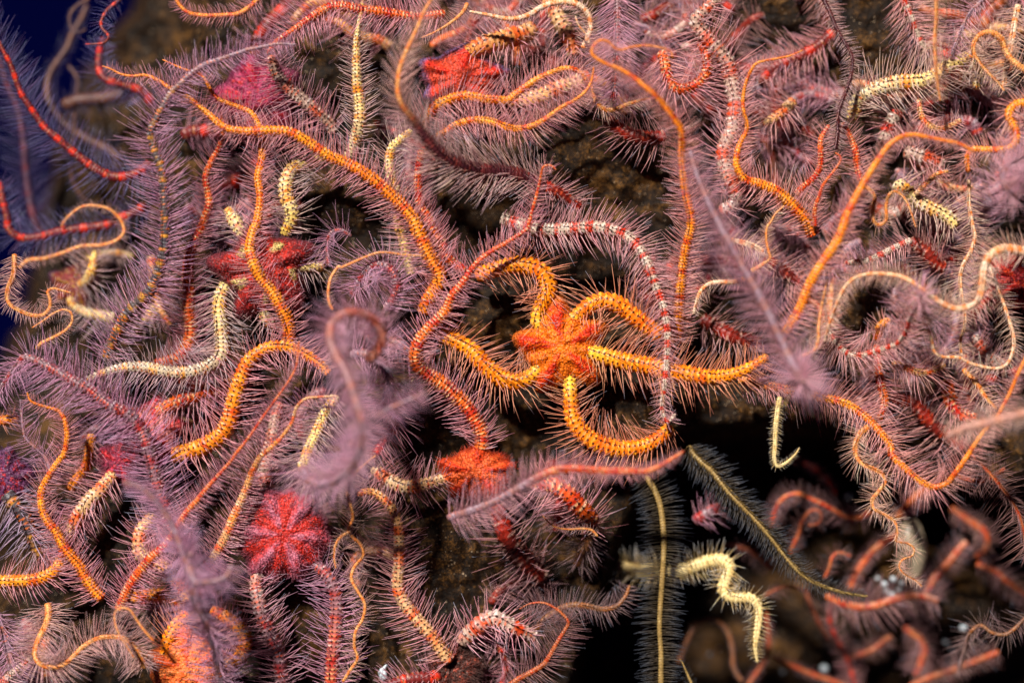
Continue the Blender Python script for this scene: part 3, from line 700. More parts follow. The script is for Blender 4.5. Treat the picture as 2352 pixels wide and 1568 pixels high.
lone('short brown arm lying level and out of focus near the water', '00: 430 730 540 692 640 685 740 675 850 650 930 610', [-260,-250,-260], [11,12,11], [30,35], 'DB', nsp=4, thin=.8)
lone('brown and orange beaded arm sagging like a hammock from the upper edge', '00: 1200 -60 1215 0 1240 40 1290 85 1360 105 1450 110 1560 105 1640 95 1720 50 1790 -20', [-30,-30,-30], [4,5,5,6], [22,26], 'OR')
lone('tall lavender-grey arm with dark back and mustard marks', '00: 2040 310 1990 305 1900 305 1800 325 1700 345 1600 380 1500 415 1400 450 1320 505 1250 570 1180 640 1130 720 1080 810 1040 900 1050 980 1080 1080 1110 1150 1125 1250 1130 1350 1135 1450 | 01: 1140 0 1135 100 1115 220 1080 340 1030 440 960 510 890 580 840 660 790 760 750 850 730 920', [100,90,80,80,70,60,50,30,-10], [3,5,6,7,8,9,9,10,11,11,10], [30,45,60,68,68,65,60], ('PU', 'GY', .2, .42))
lone('long dotted orange arm snaking from a pale tip past the magenta disc', '00: 700 455 760 475 830 510 910 525 1000 520 1080 550 1160 600 1250 645 1350 715 1440 790 1520 860 1600 895 1720 905 1850 900 1990 910 2090 960 2180 1020 2280 1085 | 10: 0 1110 120 1170 240 1250 340 1340 430 1430 500 1520 | 11: 530 30 560 90 590 160 630 240 670 310 665 390 630 450 590 520 560 600', [50,60,60,60,40,25,10,-20], [1.5,4,5.5,7,9,10,11,12,13,14,14,13], [15,30,40,50,52,55,55], 'OR')
lone('slender orange arm running down across the dark crimson disc to the thick orange arm', '00: 1115 410 1180 440 1260 475 1330 495 1375 510 1420 560 1450 620 1500 680 1580 715 1660 745 1730 780 1775 850 1795 920 1805 1060 1790 1150 1775 1230 1790 1340 1785 1440 1765 1540 | 01: 1740 30 1720 150 1750 260 1800 350 1880 450 1930 540 1980 640 1990 740 1985 800', [30,25,20,20,30,40,45,35,10], [1.5,3,5,6,7,8,8,9,11,12,13,12], [15,28,38,42,42,45,45], 'OR')
lone('upright red-orange arm between the grey arm and the yellow dotted arm', '00: 1500 720 1520 800 1540 880 1510 1010 1450 1120 1415 1220 1430 1320 1440 1400 1410 1500 | 01: 1385 10 1330 110 1300 220 1295 340 1300 450 1300 560 1315 660 1310 760 1270 850 1210 905 1130 930 1060 945', [-20,-30,-40,-50,-60], [4,6,7,8,9,11,13,13,11], [25,40,45,48,45], 'RO')
lone('orange arm with scarlet bands running along the upper edge out of a mauve tuft', '00: 1840 370 1900 290 1980 235 2050 190 2150 120 2250 60 2340 45 | 10: 0 45 120 65 240 80 340 95 440 110 520 120 620 110 720 90', [60,40,30,20,10], [4,7,9,10,10,9,8], [45,58,60,60,50], 'RO', nsp=6)
lone('white arm with scarlet bands slanting down beside the magenta disc', '00: 1860 380 1880 430 1900 500 1960 580 2050 660 2130 730 2200 790 2265 850 2300 920', [20,-10,-20,-50], [9,12,13,12,10], [50,58,58,50], 'WR')

# ------------------------------------------------------------------ left side
lone('thin orange squiggle curling like a question mark before the small yellow star', '01: 100 180 100 260 90 340 60 410 50 490 80 540 150 580 220 605 290 605 340 560 345 500 330 440 370 420 430 435 490 450', [30,30,35,40], [6,6,5,5,4,2], [40,32,26,24,16], 'TN')
lone('thread-thin orange arm bent into a hairpin below the squiggle', '01: 220 690 300 640 370 590 440 565 490 590 495 650 460 700 400 740 340 770 280 800 250 840', [50,45,40,30], [1.3,2.5,3,4,5], [10,16,18,18], 'TN')
lone('big spiny purple arm with red and white knobs arching over the dotted arms', '01: -60 1200 0 1120 60 1030 120 950 170 895 260 920 380 980 480 1040 580 1090 680 1160 760 1220 860 1270 930 1330 980 1400 1010 1480 1030 1560 | 02: 1040 20 1060 100 1090 200 1130 330 1160 440 1185 570', [30,45,65,70,60,40,20], [5,7,9,10,11,12,12,12,12], [45,60,75,75,75,70,68], 'PR', nsp=6)
lone('narrow orange arm flowing from a hooked tip down to the lower corner', '01: 185 1130 210 1190 270 1220 340 1240 400 1260 440 1310 460 1390 460 1470 440 1560 | 02: 420 20 370 90 320 170 285 250 285 330 300 400 340 470 390 530 430 610 480 680 540 750 590 840 650 930 710 990', [50,45,40,30,25,10], [2,4,6,6.5,7,8,9,10,11,11], [20,35,40,42,42], 'OR')
lone('slim violet arm with orange beads and long needle spines beside the narrow orange arm', '01: 140 1180 150 1300 170 1430 230 1500 300 1560 | 02: 320 30 350 110 400 180', [0,0,-10], [3,4,5], [45,50], 'PU')
lone('stub of a yellow-orange arm entering at the edge under the purple arm', '01: -40 1335 0 1330 60 1320 130 1300', [-30,-30,-40], [9,9,8], [25,25], 'YO')
lone('thick boldly dotted orange arm curved like a swan neck', '01: 2270 1010 2200 940 2130 890 2050 845 1960 820 1860 825 1780 860 1710 920 1670 1000 1640 1090 1610 1190 1590 1290 1550 1390 1480 1460 1390 1510 1290 1545 1180 1568', [0,15,25,25,20,10,-10], [9,11,12,14,16,16,15], [40,52,58,62,60], 'OR')
lone('taut red-orange arm crossing diagonally in front of the swan-neck arm', '01: 2060 780 2050 840 2040 950 1990 1050 1920 1150 1840 1260 1770 1360 1700 1460 1620 1560 | 02: 1600 30 1520 120 1430 220 1350 320 1280 400 1220 500 1180 570 1120 640 1050 700 990 770 930 850 880 930 850 1000 820 1070', [120,120,110,95,80,60,30], [2,2.5,3,4,5,7,9,10,10], [18,24,30,40,50], 'RO')
lone('orange arm with white flanks slanting beside the pink speckled disc', '01: 2330 1160 2200 1165 2100 1180 2040 1240 2010 1340 1940 1440 1860 1520 1800 1568 | 02: 1780 30 1730 130 1700 220 1660 320 1610 430 1570 530 1520 630 1470 720 1410 770', [90,80,70,60,50,10], [2.5,4,5,7,9,10,10], [25,35,42,46,46], 'WO')
lone('cream and gold dotted arm hooking under the blurred mauve cluster', '01: 2310 1150 2290 1200 2240 1270 2210 1340 2170 1430 2120 1530 | 02: 2100 30 2080 80 2110 150 2180 200 2260 200 2330 160 2380 120', [40,50,80,110,130], [10,11,10,8,6], [45,50,55,60], 'WY')
lone('orange arm entering at the lower corner and curving up under the narrow arm', '02: -40 870 0 870 100 865 220 860 320 830 390 780 430 710 455 620', [10,10,5,-10], [12,12,12,10], [42,45,45], 'OR')
lone('short dark orange arm in shade between purple spines', '01: 640 1420 620 1480 | 02: 600 60 560 130 510 190 470 250', [-50,-50,-60], [9,10,9], [40,40], 'OR')
lone('peach-orange dotted arm curled round the brown rock knob', '02: 1060 400 1030 450 980 510 960 590 970 670 1030 720 1110 760 1190 830 1260 920 1310 1000', [-30,-15,-10,-10,-20], [11,14,14,13,12], [45,50,50,45], 'WO')
lone('orange arm half hidden below the peach-orange arm', '02: 900 1000 930 980 1020 960 1110 960 1190 990 1250 1050', [-50,-40,-50], [11,12,10], [40,40], 'OR')
lone('pale blurred arm tip reaching down to the mauve cluster over the rock knob', '02: 860 170 870 190 960 220 1040 280 1110 360 1170 450 1210 540 1260 680 1310 780 1340 860 1330 940 1360 1030 1420 1130 1460 1240 1490 1350 1510 1470 1540 1600', [260,250,240,240,230,180,100,60], [5,6,6,7,9,9,9,10], [30,35,55,70,70,60], 'PU', nsp=6)
lone('blurred peach hook at the end of the mauve cluster', '02: 1300 760 1320 830 1350 870 1400 875 1480 865 1560 830 1595 750', [250,260,250], [8,7,5], [55,55,45], 'PU')
lone('spiny lilac arm sagging in a wide U near the lower corner', '02: 330 1020 335 1080 320 1160 280 1240 250 1310 240 1370 270 1430 350 1460 440 1440 510 1380 570 1320 650 1270 730 1250 800 1250 870 1270 930 1320 970 1390 1000 1470', [0,60,90,80,70,70,60], [8,7,6,6,6,6,7], [60,65,58,55,55], 'TN', nsp=6)
lone('very thin rosy arm making a narrow loop above the lilac U-shaped arm', '02: 925 1395 870 1310 820 1230 790 1140 800 1070 850 1050 900 1070 940 1130 990 1200 1060 1280', [120,125,120,110], [1.5,2.5,3,3.5], [15,22,28], 'TN')
lone('mauve arm with orange beads along the lower picture edge corner', '02: -30 1080 0 1130 30 1230 60 1340 80 1440 90 1520', [10,0,-10], [8,9,8], [55,60], 'PU')
lone('white and red arm end poking in at the lower corner', '02: -20 1600 20 1568 80 1510 150 1450 210 1400', [0,0,-10], [9,9,6], [40,40], 'WR')

# ------------------------------------------------------------------ mauve cluster left of the central star
lone('rust-brown hooked arm in a blurred mauve cloud of spines', 'F: 845 830 872 800 878 765 860 738 835 722 805 718 778 728 760 752 760 790 775 822 795 855 812 905 828 960 832 1010 815 1065 780 1100 740 1112 705 1098 690 1070', [170,200,240,280,310,320,300,230,160], [10,10,9,9,9,9,9,8,7], [60,66,66,58,58,66,72,72], ('CO', 'PU', -.4, .9), nsp=6, tone=LILAC)
lone('blurred lilac arm tip reaching toward the camera left of the red and white arm', 'F: 980 900 930 922 880 945 845 970 815 1005 800 1060 806 1130', [270,270,250,220,150], [3,5,6,7,7], [35,50,65,65], 'PU', nsp=6)
lone('dark red and white arched arm under lilac spines beside the rock', '11: 60 480 110 410 150 330 210 270 280 255 340 290 375 350 380 430 350 500 300 570', [30,45,50,40], [7,8,9,8], [55,62,60], 'PR', nsp=6)
lone('dusky violet arched arm below the rust-brown hook', '11: 60 880 130 865 200 880 260 920 310 990 330 1080 310 1180 280 1280', [60,70,60,30], [9,10,9,8], [62,66,62], 'PU', nsp=6)
lone('mauve arm with scarlet base dropping beside the dark rock hollow', '11: 330 1150 340 1240 370 1330 330 1420 270 1500 230 1568 | 12: 190 40', [0,-5,-5], [10,10,9], [58,60], 'RB', nsp=6)
lone('hair-thin orange arm arched above the dark red and white arched arm', '11: 560 195 440 190 340 175 250 175 150 210 60 250 0 275 | 01: 2330 270 2280 340 2260 430 2265 510 2290 570', [60,70,75,80], [1.5,3,3.5,4], [6,9,12], 'TN')
lone('short rose-purple hooked arm above the hair-thin orange arch', '01: 2420 60 2349 20 2290 30 2255 90 2250 190 2262 270', [40,45,40], [4,5,4], [45,48], 'PR')
lone('curly orange arm meandering down between the pink disc star and the white-orange arm', '12: 240 0 130 90 60 170 40 260 60 330 80 430 50 510 75 560 130 610 150 690 90 770 70 850 110 930 160 1020 150 1120 100 1210 90 1310 110 1400 60 1480 10 1560', [60,55,50,45], [2.5,4,4,4,4,4,4,4], [40,36,34,34,34,34], 'TN')
lone('short orange thread beside the pink speckled disc', '02: 2420 520 2349 560 2310 620 2300 700 2312 780', [60,60,50], [4,3.5,2], [18,14], 'TN')

# ------------------------------------------------------------------ upper middle
lone('upright yellow-white arm with black dots and short stiff spines below the upper edge', '10: 160 -40 150 0 140 80 115 200 105 320 105 450 110 580 125 700 130 820 110 930 80 1020 40 1100', [30,25,20,10,-20], [4,6,8,10,12,12,10], [28,34,38,36], ('WY', 'WG', .5, 1.4), stiff=1.5)
lone('tall arm with orange tip and maroon spine-combed base sweeping down the middle', '10: 650 -60 620 0 570 80 520 200 460 330 410 450 390 560 395 660 430 740 500 830 570 930 650 1030 750 1110 850 1150 960 1180 1080 1185 1200 1200 1320 1245 1400 1290', [170,170,165,155,140,110,70,30,0], [3,4.5,5.5,6,8,12,15,15,14,12], [30,42,52,66,78,78,72], ('TN', 'MA', .3, .5), lean=.75, nsp=6)
lone('scarlet arm base continuing from the maroon comb-spined arm', '10: 1380 1270 1440 1300 1500 1330 1570 1385 1650 1440', [-5,-15,-30], [12,12,10], [50,50], 'RD')
lone('wavy yellow-orange dotted arm just below the scarlet and violet disc', '10: 540 870 600 790 660 730 740 690 830 665 920 670 1000 685 1080 690 1150 690 1200 650 1270 600 1350 545 1440 505 1520 475 1590 475 1650 505 1690 560', [40,60,65,65,60], [10,11,10,9,8,7,6,5], [45,52,52,50,42], 'OR')
lone('lower wavy orange arm ending in a thin upturned tip', '10: 650 940 720 905 780 865 870 835 960 830 1050 845 1130 875 1220 890 1310 870 1390 830 1460 780 1530 730 1610 690 1680 630 1720 560 1738 460', [40,60,70,75,80], [7,8,8.5,8,6.5,5,4,2], [40,50,52,52,48,25], 'OR')
lone('orange and white beaded arm waving just under the upper edge', '10: 880 80 960 95 1040 110 1130 130 1230 125 1310 95 1370 55 1450 25 1540 15 1620 30 1680 75 1710 130 1715 200 1690 270 1660 340', [50,50,45,30], [3,5,6,6.5,7,6,6], [14,18,20,26], 'TB')
lone('tiny pale squiggle dangling beside the beaded arm', '10: 1610 110 1630 170 1670 220 1700 270 1705 305', [80,85,80], [1.5,2,2.5], [5,6], 'TB')
lone('tan tapering tip crossing in front of dark rock under the upper edge', '10: 550 262 640 225 720 180 790 130 840 80 870 20', [30,25,10], [1.5,3,4,5], [18,26], 'TN')
lone('thick cream arm with red spots hanging from the upper edge', '10: 1420 -20 1460 60 1500 140 1540 210 1580 290 1600 390', [-50,-40,-60], [15,16,14], [50,55], 'WO')
lone('gold and cream red-spotted arm between the two wavy orange arms', '10: 1150 690 1220 690 1290 685 1390 660 1470 620 1560 590 1640 560 1720 520', [-50,-40,-50], [15,16,14], [58,62], 'WO')
lone('smooth glowing orange arm looping back on itself in front of the dotted arms', '10: 2280 400 2265 355 2200 330 2100 315 2000 325 1930 345 1880 330 1830 285 1770 285 1725 340 1740 390 1820 440 1900 470 1990 520 2080 590 2160 660 2230 740 2290 820 2340 910 | F: 1566 370 1574 440 1588 510 1574 575 1565 640 1560 720 1552 790', [150,155,165,165,160,130,90,60,30,0,-40], [1.5,2.5,3,4.5,6,7,8,8,9,9,9,10,10], [10,14,30,40,45,45,45,42,42], 'OR')
lone('feathery mauve arm hanging vertically behind the looping orange arm', '10: 1900 -60 1900 0 1900 100 1898 200 1900 300 1895 420 1885 520 1878 620 1865 720', [10,20,20,10], [7,8,8,7], [62,66,62], 'PR', nsp=6, lean=.5)
lone('small orange hook above the dark rock hollow', '10: 1715 560 1735 660 1770 725 1830 760 1900 750 1970 720 2070 688 2130 680', [40,35,35], [4,6,6,3], [26,30,20], 'TN')
lone('deep red arm with long drooping spines above the brown rock', '10: 1820 810 1860 850 1920 890 1990 930 2070 950 2150 950 2240 940', [-20,-10,-20], [12,14,13], [55,62], 'RD')
lone('orange and red upright arm behind the dotted snaking arm', '10: 560 1020 545 1080 530 1200 530 1310 545 1420 590 1490 | 11: 640 40 690 110 720 200 800 265 860 300', [-10,-20,-20,-25], [8,9,10,9], [38,42], 'RO')
lone('pale yellow-white arm bending down beside the maroon arm', '10: 490 900 410 960 350 1020 330 1110 340 1200 370 1300 385 1400 395 1500 | 11: 400 0 430 100 450 200 485 330', [0,0,-20,-40], [8,10,10,9], [40,45,42], 'WY')
lone('white arm ringed with scarlet bands arching right over the central star', 'F: 1150 500 1185 512 1240 528 1300 527 1360 522 1410 530 1450 550 1480 590 1500 640 1522 700 1533 760 1531 830 1526 890 1520 935 1532 968 1552 950', [-10,20,35,45,50,55,60,50], [13,13,13,12,11,9,8,7,6,5], [52,56,56,50,32,24], 'WB')

# ------------------------------------------------------------------ upper right
lone('orange-white thick arm curving down from the upper edge to the orange S-bend', '20: 260 -20 150 80 90 150 130 220 200 300 260 370 310 440 330 530 345 620 360 720 350 820 345 900 300 980 280 1060 290 1140 320 1220 355 1290 370 1370 330 1420 250 1455', [0,-20,-30,-20,-10,-20], [10,13,15,15,14,14,14,11], [50,60,60,58,55,45], 'WR')
lone('rust-orange arm coiled in a C beside the thick orange-white arm', '20: 120 270 140 330 165 400 170 470 140 540 80 590 10 615 | 10: 2300 605 2260 560 2235 490 2220 400 2190 350', [-30,-20,-15,-10], [8,10,11,11,10], [45,58,58], 'RO')
lone('scarlet arm slanting through the shade below the maroon disc', '20: 1050 210 1030 230 970 290 900 340 820 380 740 410 660 450 590 510 530 580', [-80,-90,-90,-110], [10,11,11,9], [50,55,52], 'RB')
lone('tan arm making a long S that ends in a thick dotted orange base', '20: 830 345 740 385 650 405 560 420 500 445 460 510 430 590 415 680 420 770 440 840 440 900 410 960 380 1030 370 1120 390 1190 440 1240 540 1270 630 1310 710 1370 780 1440 850 1520 | 21: 900 60', [70,70,60,50,50,40,25,0], [1.5,3,4,4.5,5.5,7,9,11,12,12], [12,18,25,42,50,50,45], 'OR')
lone('wiry black-red arm with orange beads wriggling down from the upper edge', '20: 960 -40 980 20 1010 80 1050 180 1100 270 1150 350 1170 420 1160 520 1130 620 1090 720 1070 800 1070 880 1060 980 1058 1030', [40,55,60,55,40], [6,5,4.5,4.5,5,5.5,5], [24,26,28,26], 'MA')
lone('pale gold arm with white flanks and long spines below the black gap', '20: 1160 830 1180 760 1200 700 1260 650 1350 610 1450 580 1560 570 1650 560 1740 520 1820 460 1900 420 1980 400 2030 450 2035 540 2010 620', [-20,0,10,10,0,-10], [11,14,16,16,14,13,11,9], [50,60,62,60,50], 'WY')
lone('straight thin orange arm dropping from the upper edge in front of the pale gold arm', '20: 1740 -60 1745 0 1745 130 1735 280 1740 420 1750 560 1772 700', [120,125,130,120], [4.5,4.5,4,3], [38,36,25], 'TN')
lone('orange arm bent like a shepherd crook near the upper corner', '20: 2400 500 2349 480 2270 420 2220 350 2190 270 2120 225 2050 240 2005 300 2005 370 2050 440 2110 510 2170 570 2215 630', [50,55,60,55,50], [7,7,7,6,5,4,3], [36,38,36,28], 'TN')
lone('orange S-curve arm at the picture edge below the shepherd crook', '20: 2420 705 2349 710 2280 730 2245 790 2280 870 2300 950 2260 1010 2170 1030 2080 1030 2000 1030 1960 1080 1965 1190', [90,95,95,80,60], [9,9,8,7,7,6], [34,36,36,30], 'OR')
lone('white thread with orange beads hanging from the orange S-curve', '20: 1968 1230 1970 1300 1970 1400 1990 1530 | 21: 2010 60 1990 150 1930 260 1910 350 1920 470 1940 570 1940 680 1910 780 1920 890', [40,45,50,40], [4.5,5,5,4,4], [38,40,36], 'TB')
lone('long curved glowing orange arm arching over the upper right and slanting down', '20: 2010 1045 1900 990 1780 965 1680 945 1590 930 1500 945 1420 1000 1360 1080 1300 1170 1240 1270 1180 1380 1130 1480 | 21: 1100 10 1050 120 980 220 920 310 870 400 830 500 790 590 740 670 700 730', [150,150,145,140,135,125,100], [4,5,6,7,8,9.5,10,10,9], [18,25,32,36,38], 'OR')
lone('fine orange squiggle shaped like a wave beside the long glowing arm', '20: 1260 1280 1320 1350 1310 1430 1310 1510 1350 1550 1400 1510 1400 1420 1420 1340 1470 1320 1530 1370 1570 1460 1605 1568', [60,65,70,70], [5,5,4.5,4,3,1.5], [18,20,18,12], 'TN')
lone('orange arm sloping away on one side of the wiry black-red arm', '20: 1010 860 990 890 950 960 950 1060 945 1150 900 1230 830 1290 780 1345', [10,10,0,-20], [5,6.5,7,8], [32,36], 'RO')
lone('rust arm sloping away on the other side of the wiry black-red arm', '20: 1090 850 1110 870 1150 940 1190 1040 1200 1140 1225 1250', [0,10,0], [6,7.5,7], [34,36], 'RO')
lone('dark orange thin arm with bent tip under the wiry arm', '20: 1050 1050 1085 1080 1080 1120 1030 1190 970 1270 940 1350 910 1440 912 1560', [60,65,50,30], [2,3.5,5,6], [14,20,26], 'RO')
lone('orange and white hook curled under the pale gold arm', '20: 1625 680 1640 790 1690 860 1760 890 1840 870 1920 825', [20,25,20], [6,7.5,6], [26,30], 'WO')
lone('silvery arm with red bars at the black gap under the upper edge', '20: 1500 -50 1520 0 1550 70 1580 150 1610 230 1640 300 1690 350', [-30,-40,-60], [8,8.5,8], [60,64], 'WB', nsp=6)
lone('thick gold-white arm sloping down beside the fine orange squiggle', '20: 1460 1250 1480 1270 1560 1330 1640 1400 1720 1440 1800 1480 1890 1560', [0,5,0], [13,14,13], [48,50], 'WY')
lone('short orange branch above the thick gold-white arm', '20: 1600 1340 1640 1300 1690 1250 1750 1200 1830 1180', [30,30,20], [6,6,5], [35,35], 'WO')
lone('cream and orange stub with white tuft in the shaded hollow', '20: 540 850 580 838 650 800 720 740 770 690', [-60,-50,-70], [8,11,10], [55,60], 'WO')
lone('scarlet-spotted white arm under the hooked orange arm', '20: 1600 660 1560 700 1500 740 1440 830 1400 910 1380 980', [-50,-40,-50], [12,13,12], [50,50], 'WB')
lone('white and scarlet mottled arm under the arch of the long glowing arm', '20: 1520 1040 1580 1062 1640 1080 1720 1100 1800 1150', [-50,-40,-50], [13,15,13], [50,52], 'WR')
lone('mauve fringed arm slanting down from the upper corner', '20: 2080 -30 2060 0 1990 80 1940 160 1900 260 1870 330 1850 420', [40,30,20], [5,5.5,5], [48,48], 'PU', nsp=6)
lone('cream arm with orange flecks standing beside the shepherd crook', '20: 2310 30 2290 130 2270 250 2240 400 2220 520 2205 620', [-10,0,-10], [7,7,6], [42,45], 'TB')
lone('blurred mauve star-shaped tuft of arm tip at the picture edge', '20: 2400 1040 2349 1080 2290 1110 2230 1150 2200 1220 2230 1300 2300 1380', [60,120,190,200,150], [6,6,5,6,7], [60,66,66], 'PU', nsp=7)

# ------------------------------------------------------------------ right side
lone('pale lilac blurred arm slanting far in front toward a burst of spines', 'F: 1585 345 1595 385 1620 450 1665 540 1710 620 1750 690 1790 770 1825 845 1850 890 1862 915', [190,200,210,210,210,205,215,245], [4,6,7,8,8,9,9,9,8], [46,54,60,64,70,76], 'PU', nsp=5, thin=.85)
lone('frosty orange arm arched over the dark red knobbed arm', '21: 440 345 410 358 340 375 260 375 190 385 130 430 100 500 75 600', [50,55,50,40], [5.5,5.5,5,3.5], [22,26,26], 'TB')
lone('short cream-orange arm beside the lilac blurred arm', '21: 290 80 330 90 420 110 490 130 560 170', [10,15,10], [6,7.5,6], [30,32], 'TB')
lone('thin orange arm dropping and kinking next to the glowing orange arm', '20: 700 1415 640 1470 605 1530 | 21: 580 0 575 80 590 160 600 215 545 258 470 305', [60,60,50,30], [2,3,4,6], [14,20,28], 'TN')
lone('dark red knobbed arm with white studs lying in the shade', '21: 120 620 170 650 240 690 320 740 400 770 480 790 570 805', [-60,-50,-60], [13,15,13], [52,58], 'RD')
lone('maroon arm with pale spines above the dark red knobbed arm', '21: 560 210 610 250 680 300 740 340 820 390', [-60,-50,-60], [12,13,12], [55,58], 'RD')
lone('slim orange upright arm beside the lower end of the glowing arm', '21: 1000 350 990 380 970 470 950 570 935 680 932 780 900 850 820 885', [100,110,120,130], [3,3.5,4,5], [18,20,34], 'TN')
lone('white and orange banded arm arching in a big hoop and rising to the picture edge', '21: 975 790 1000 690 1030 600 1070 500 1110 420 1180 350 1280 320 1390 320 1490 335 1570 370 1640 420 1720 480 1800 530 1890 560 1980 540 2040 480 2060 390 2070 290 2110 200 2190 150 2280 150 2420 185', [110,130,140,145,140,130,120,110], [3,4,4.5,5,6,6.5,7,8,9,9.5], [28,32,34,36,38,40], 'TB')
lone('cream arm with dark red bars closing the lower side of the hoop', '21: 985 650 1005 710 1050 780 1110 850 1200 880 1300 860 1390 830 1470 800 1530 730 1560 640 1590 530 1620 470', [40,50,60,80,120,170], [7,7.5,7,6,5.5,5], [50,55,55,55,60], 'WB', nsp=6)
lone('thin cream arm wandering below the hoop and up along the picture edge', '21: 1600 590 1680 680 1710 760 1730 850 1790 890 1900 895 1970 930 2050 955 2150 970 2220 950 2260 890 2280 800 2270 720 2240 620 2200 500 2140 350 2110 270', [110,100,80,70,60,40], [3.5,4,4,4,4.5,4.5,5], [14,20,30,34,36], 'TB')
lone('cream-orange arm with long hanging spines under the hoop', '21: 1440 925 1480 945 1550 970 1640 1000 1730 980 1810 940', [10,20,15], [7,8.5,7], [60,64], 'WO')
lone('short orange arm seen through the hoop', '21: 1330 780 1345 730 1370 670 1430 630', [-30,-25,-30], [8,9,7], [35,35], 'OR')
lone('red-orange arm dropping straight below the hoop', '21: 1335 800 1340 920 1350 1010 1370 1100 1390 1180 1380 1250 1345 1330', [-30,-20,-10,-10], [7,8.5,9,7], [45,50,45], 'RO')
lone('white arm with red spots slanting above the hoop', '21: 1120 250 1180 240 1250 235 1330 205 1410 165 1490 125 1580 85', [10,20,20], [6,7.5,7], [38,42], 'WB')
lone('maroon arm with combed hairlike spines near the hoop', '21: 1560 80 1600 110 1680 180 1740 250 1810 280', [-30,-20,-30], [11,13,12], [55,60], 'RD', lean=.6)
lone('scarlet and orange arm curving like a J at the side of the hoop', '21: 1810 1040 1820 1090 1840 1180 1880 1260 1940 1300 2030 1312', [-50,-40,-45], [12,14,12], [42,45], 'RO')
lone('thin rust arm sloping toward the blurred pink arm', '21: 1930 970 1960 1010 2020 1070 2080 1160 2160 1250', [20,30,30], [6,6.5,4], [34,36], 'TN')
lone('dark maroon arm with cream flank above the lower hollow', '21: 1430 1170 1480 1180 1580 1210 1660 1290 1740 1380 1830 1440 1940 1530', [-60,-60,-80], [12,15,13], [55,60], 'RD')
lone('large pale pink blurred arm reaching in from the picture edge', '21: 2440 1260 2349 1280 2220 1310 2100 1340 1980 1370 1880 1410 1810 1435', [300,290,280,260], [8,9,9,6], [35,40,40], 'PK')
lone('cream and scarlet arm behind the thin wandering arm', '21: 2000 740 2040 800 2080 850 2140 910 2220 960', [-30,-25,-40], [9,11,10], [40,42], 'WR')
lone('orange arm from under the bright star swinging down and back up to the edge', '21: 380 1045 500 1070 600 1090 700 1110 830 1140 950 1170 1060 1190 1150 1225 1230 1280 1300 1340 1370 1420 1430 1500 | 22: 1440 0 1520 80 1610 160 1690 210 1750 220 1820 190 1880 120 1950 20 | 21: 2060 1420 2150 1320 2210 1220 2260 1120 2310 1000 2380 860', [-15,-10,5,30,50,70,90,110,130,140], [9,9.5,9,8.5,8,7.5,7,6,5,4.5,4], [45,52,56,56,56,50,24,14], 'OR')
lone('wriggling orange arm descending over the pale shell', '21: 1285 1365 1220 1420 1190 1490 1190 1560 | 22: 1205 25 1250 70 1310 95 1370 130 1390 190 1350 250 1305 310 1320 370 1400 415 1460 460 1475 530 1470 590 1540 605 1590 640 1580 690 1510 720 1490 770 1530 820 1600 860 1650 905', [40,55,60,60,55], [7,6,5.5,5,4,3,2.2,1.6], [40,42,40,34,30,26,18], 'TN')
lone('coral arm with long needle spines slanting to the lower picture edge', '22: 1980 -20 2000 10 2080 90 2160 180 2230 270 2290 360 2330 460 2360 600 2370 720', [50,50,40,20], [4,5,5,5,4], [55,62,60], 'CO')
lone('small orange arm crossing under the swinging orange arm', '22: 1860 130 1890 142 1950 165 2040 180 2130 150 2220 90', [-10,0,-10], [5,6,5], [38,40], 'CO')
lone('stubby yellow arm hanging over the dark hollow with a bent tip', '21: 670 1160 655 1250 640 1380 635 1500 | 22: 630 20 650 75 700 60 770 0 | 21: 805 1510', [40,40,35,35,30], [6,6,5,4,1.5], [12,13,11,7], 'YL')
lone('second stubby mustard arm just behind the hanging yellow one', '21: 740 1150 715 1200 690 1270 680 1350', [10,10,0], [6,6,4], [12,10], 'OL')

# arm tips pointing at the viewer, each a burst of spines
lone('burst of long lilac spines round an arm tip pointing straight out', 'F: 1834 862 1840 870 1846 876', [60,170,290], [9,8,5], [78,74,60], 'PU', nsp=7)
lone('burst of mauve spines round a blunt arm tip over the rock knob', 'F: 428 1262 434 1268 438 1274', [60,170,260], [9,8,5], [75,72,55], 'PU', nsp=6)
lone('pale furry tuft where an arm tip points out above the thin wandering cream arm', 'F: 2108 684 2112 680 2114 676', [80,150,220], [7,6,4], [52,50,40], 'PU', nsp=6)
lone('ball of mauve spines at the bend of the looping orange arm', 'F: 1402 112 1408 108 1412 104', [60,110,160], [7,6,4], [62,60,45], 'PU', nsp=6)

# ------------------------------------------------------------------ lower middle
lone('blurred orange arm lying across the lower part of the red-orange disc star', '12: 2360 -30 2300 10 2200 70 2110 108 2000 110 1880 110 1740 105 1600 95 1480 105 1380 140 1270 200 1150 270 1030 330 900 380 800 410 730 435', [190,185,180,175,165,150,120], [3,6,8,8.5,9,9,8,8,8], [12,20,36,50,60,62], ('RO', 'PU', .5, .68), nsp=5)
lone('white arm with orange patches rearing at the edge of the dark hollow', '12: 820 1300 850 1260 920 1200 980 1150 1050 1120 1120 1150 1200 1190 1290 1230 1360 1250', [-30,-10,-10,-30], [15,17,15,11], [50,55,50], 'WR')
lone('brownish thin arm trailing from the white and orange patched arm into the dark', '12: 1320 1220 1370 1160 1420 1110 1520 1050 1600 1030 1700 1040 1800 1060 1890 1040 1955 970 1985 890', [-30,-30,-35,-40], [7,7,7,6,4], [45,42,40,35], 'BR')
lone('rosy arm hooked like a cane with bluish needle spines', '12: 1225 1058 1300 1020 1390 1015 1470 1050 1530 1100 1562 1150 1540 1200 1490 1280 1440 1370 1390 1440 1310 1490 1220 1540 1150 1590', [40,45,45,40,30], [1.5,3,4.5,5.5,6.5,7], [24,45,56,58,56], 'CO')
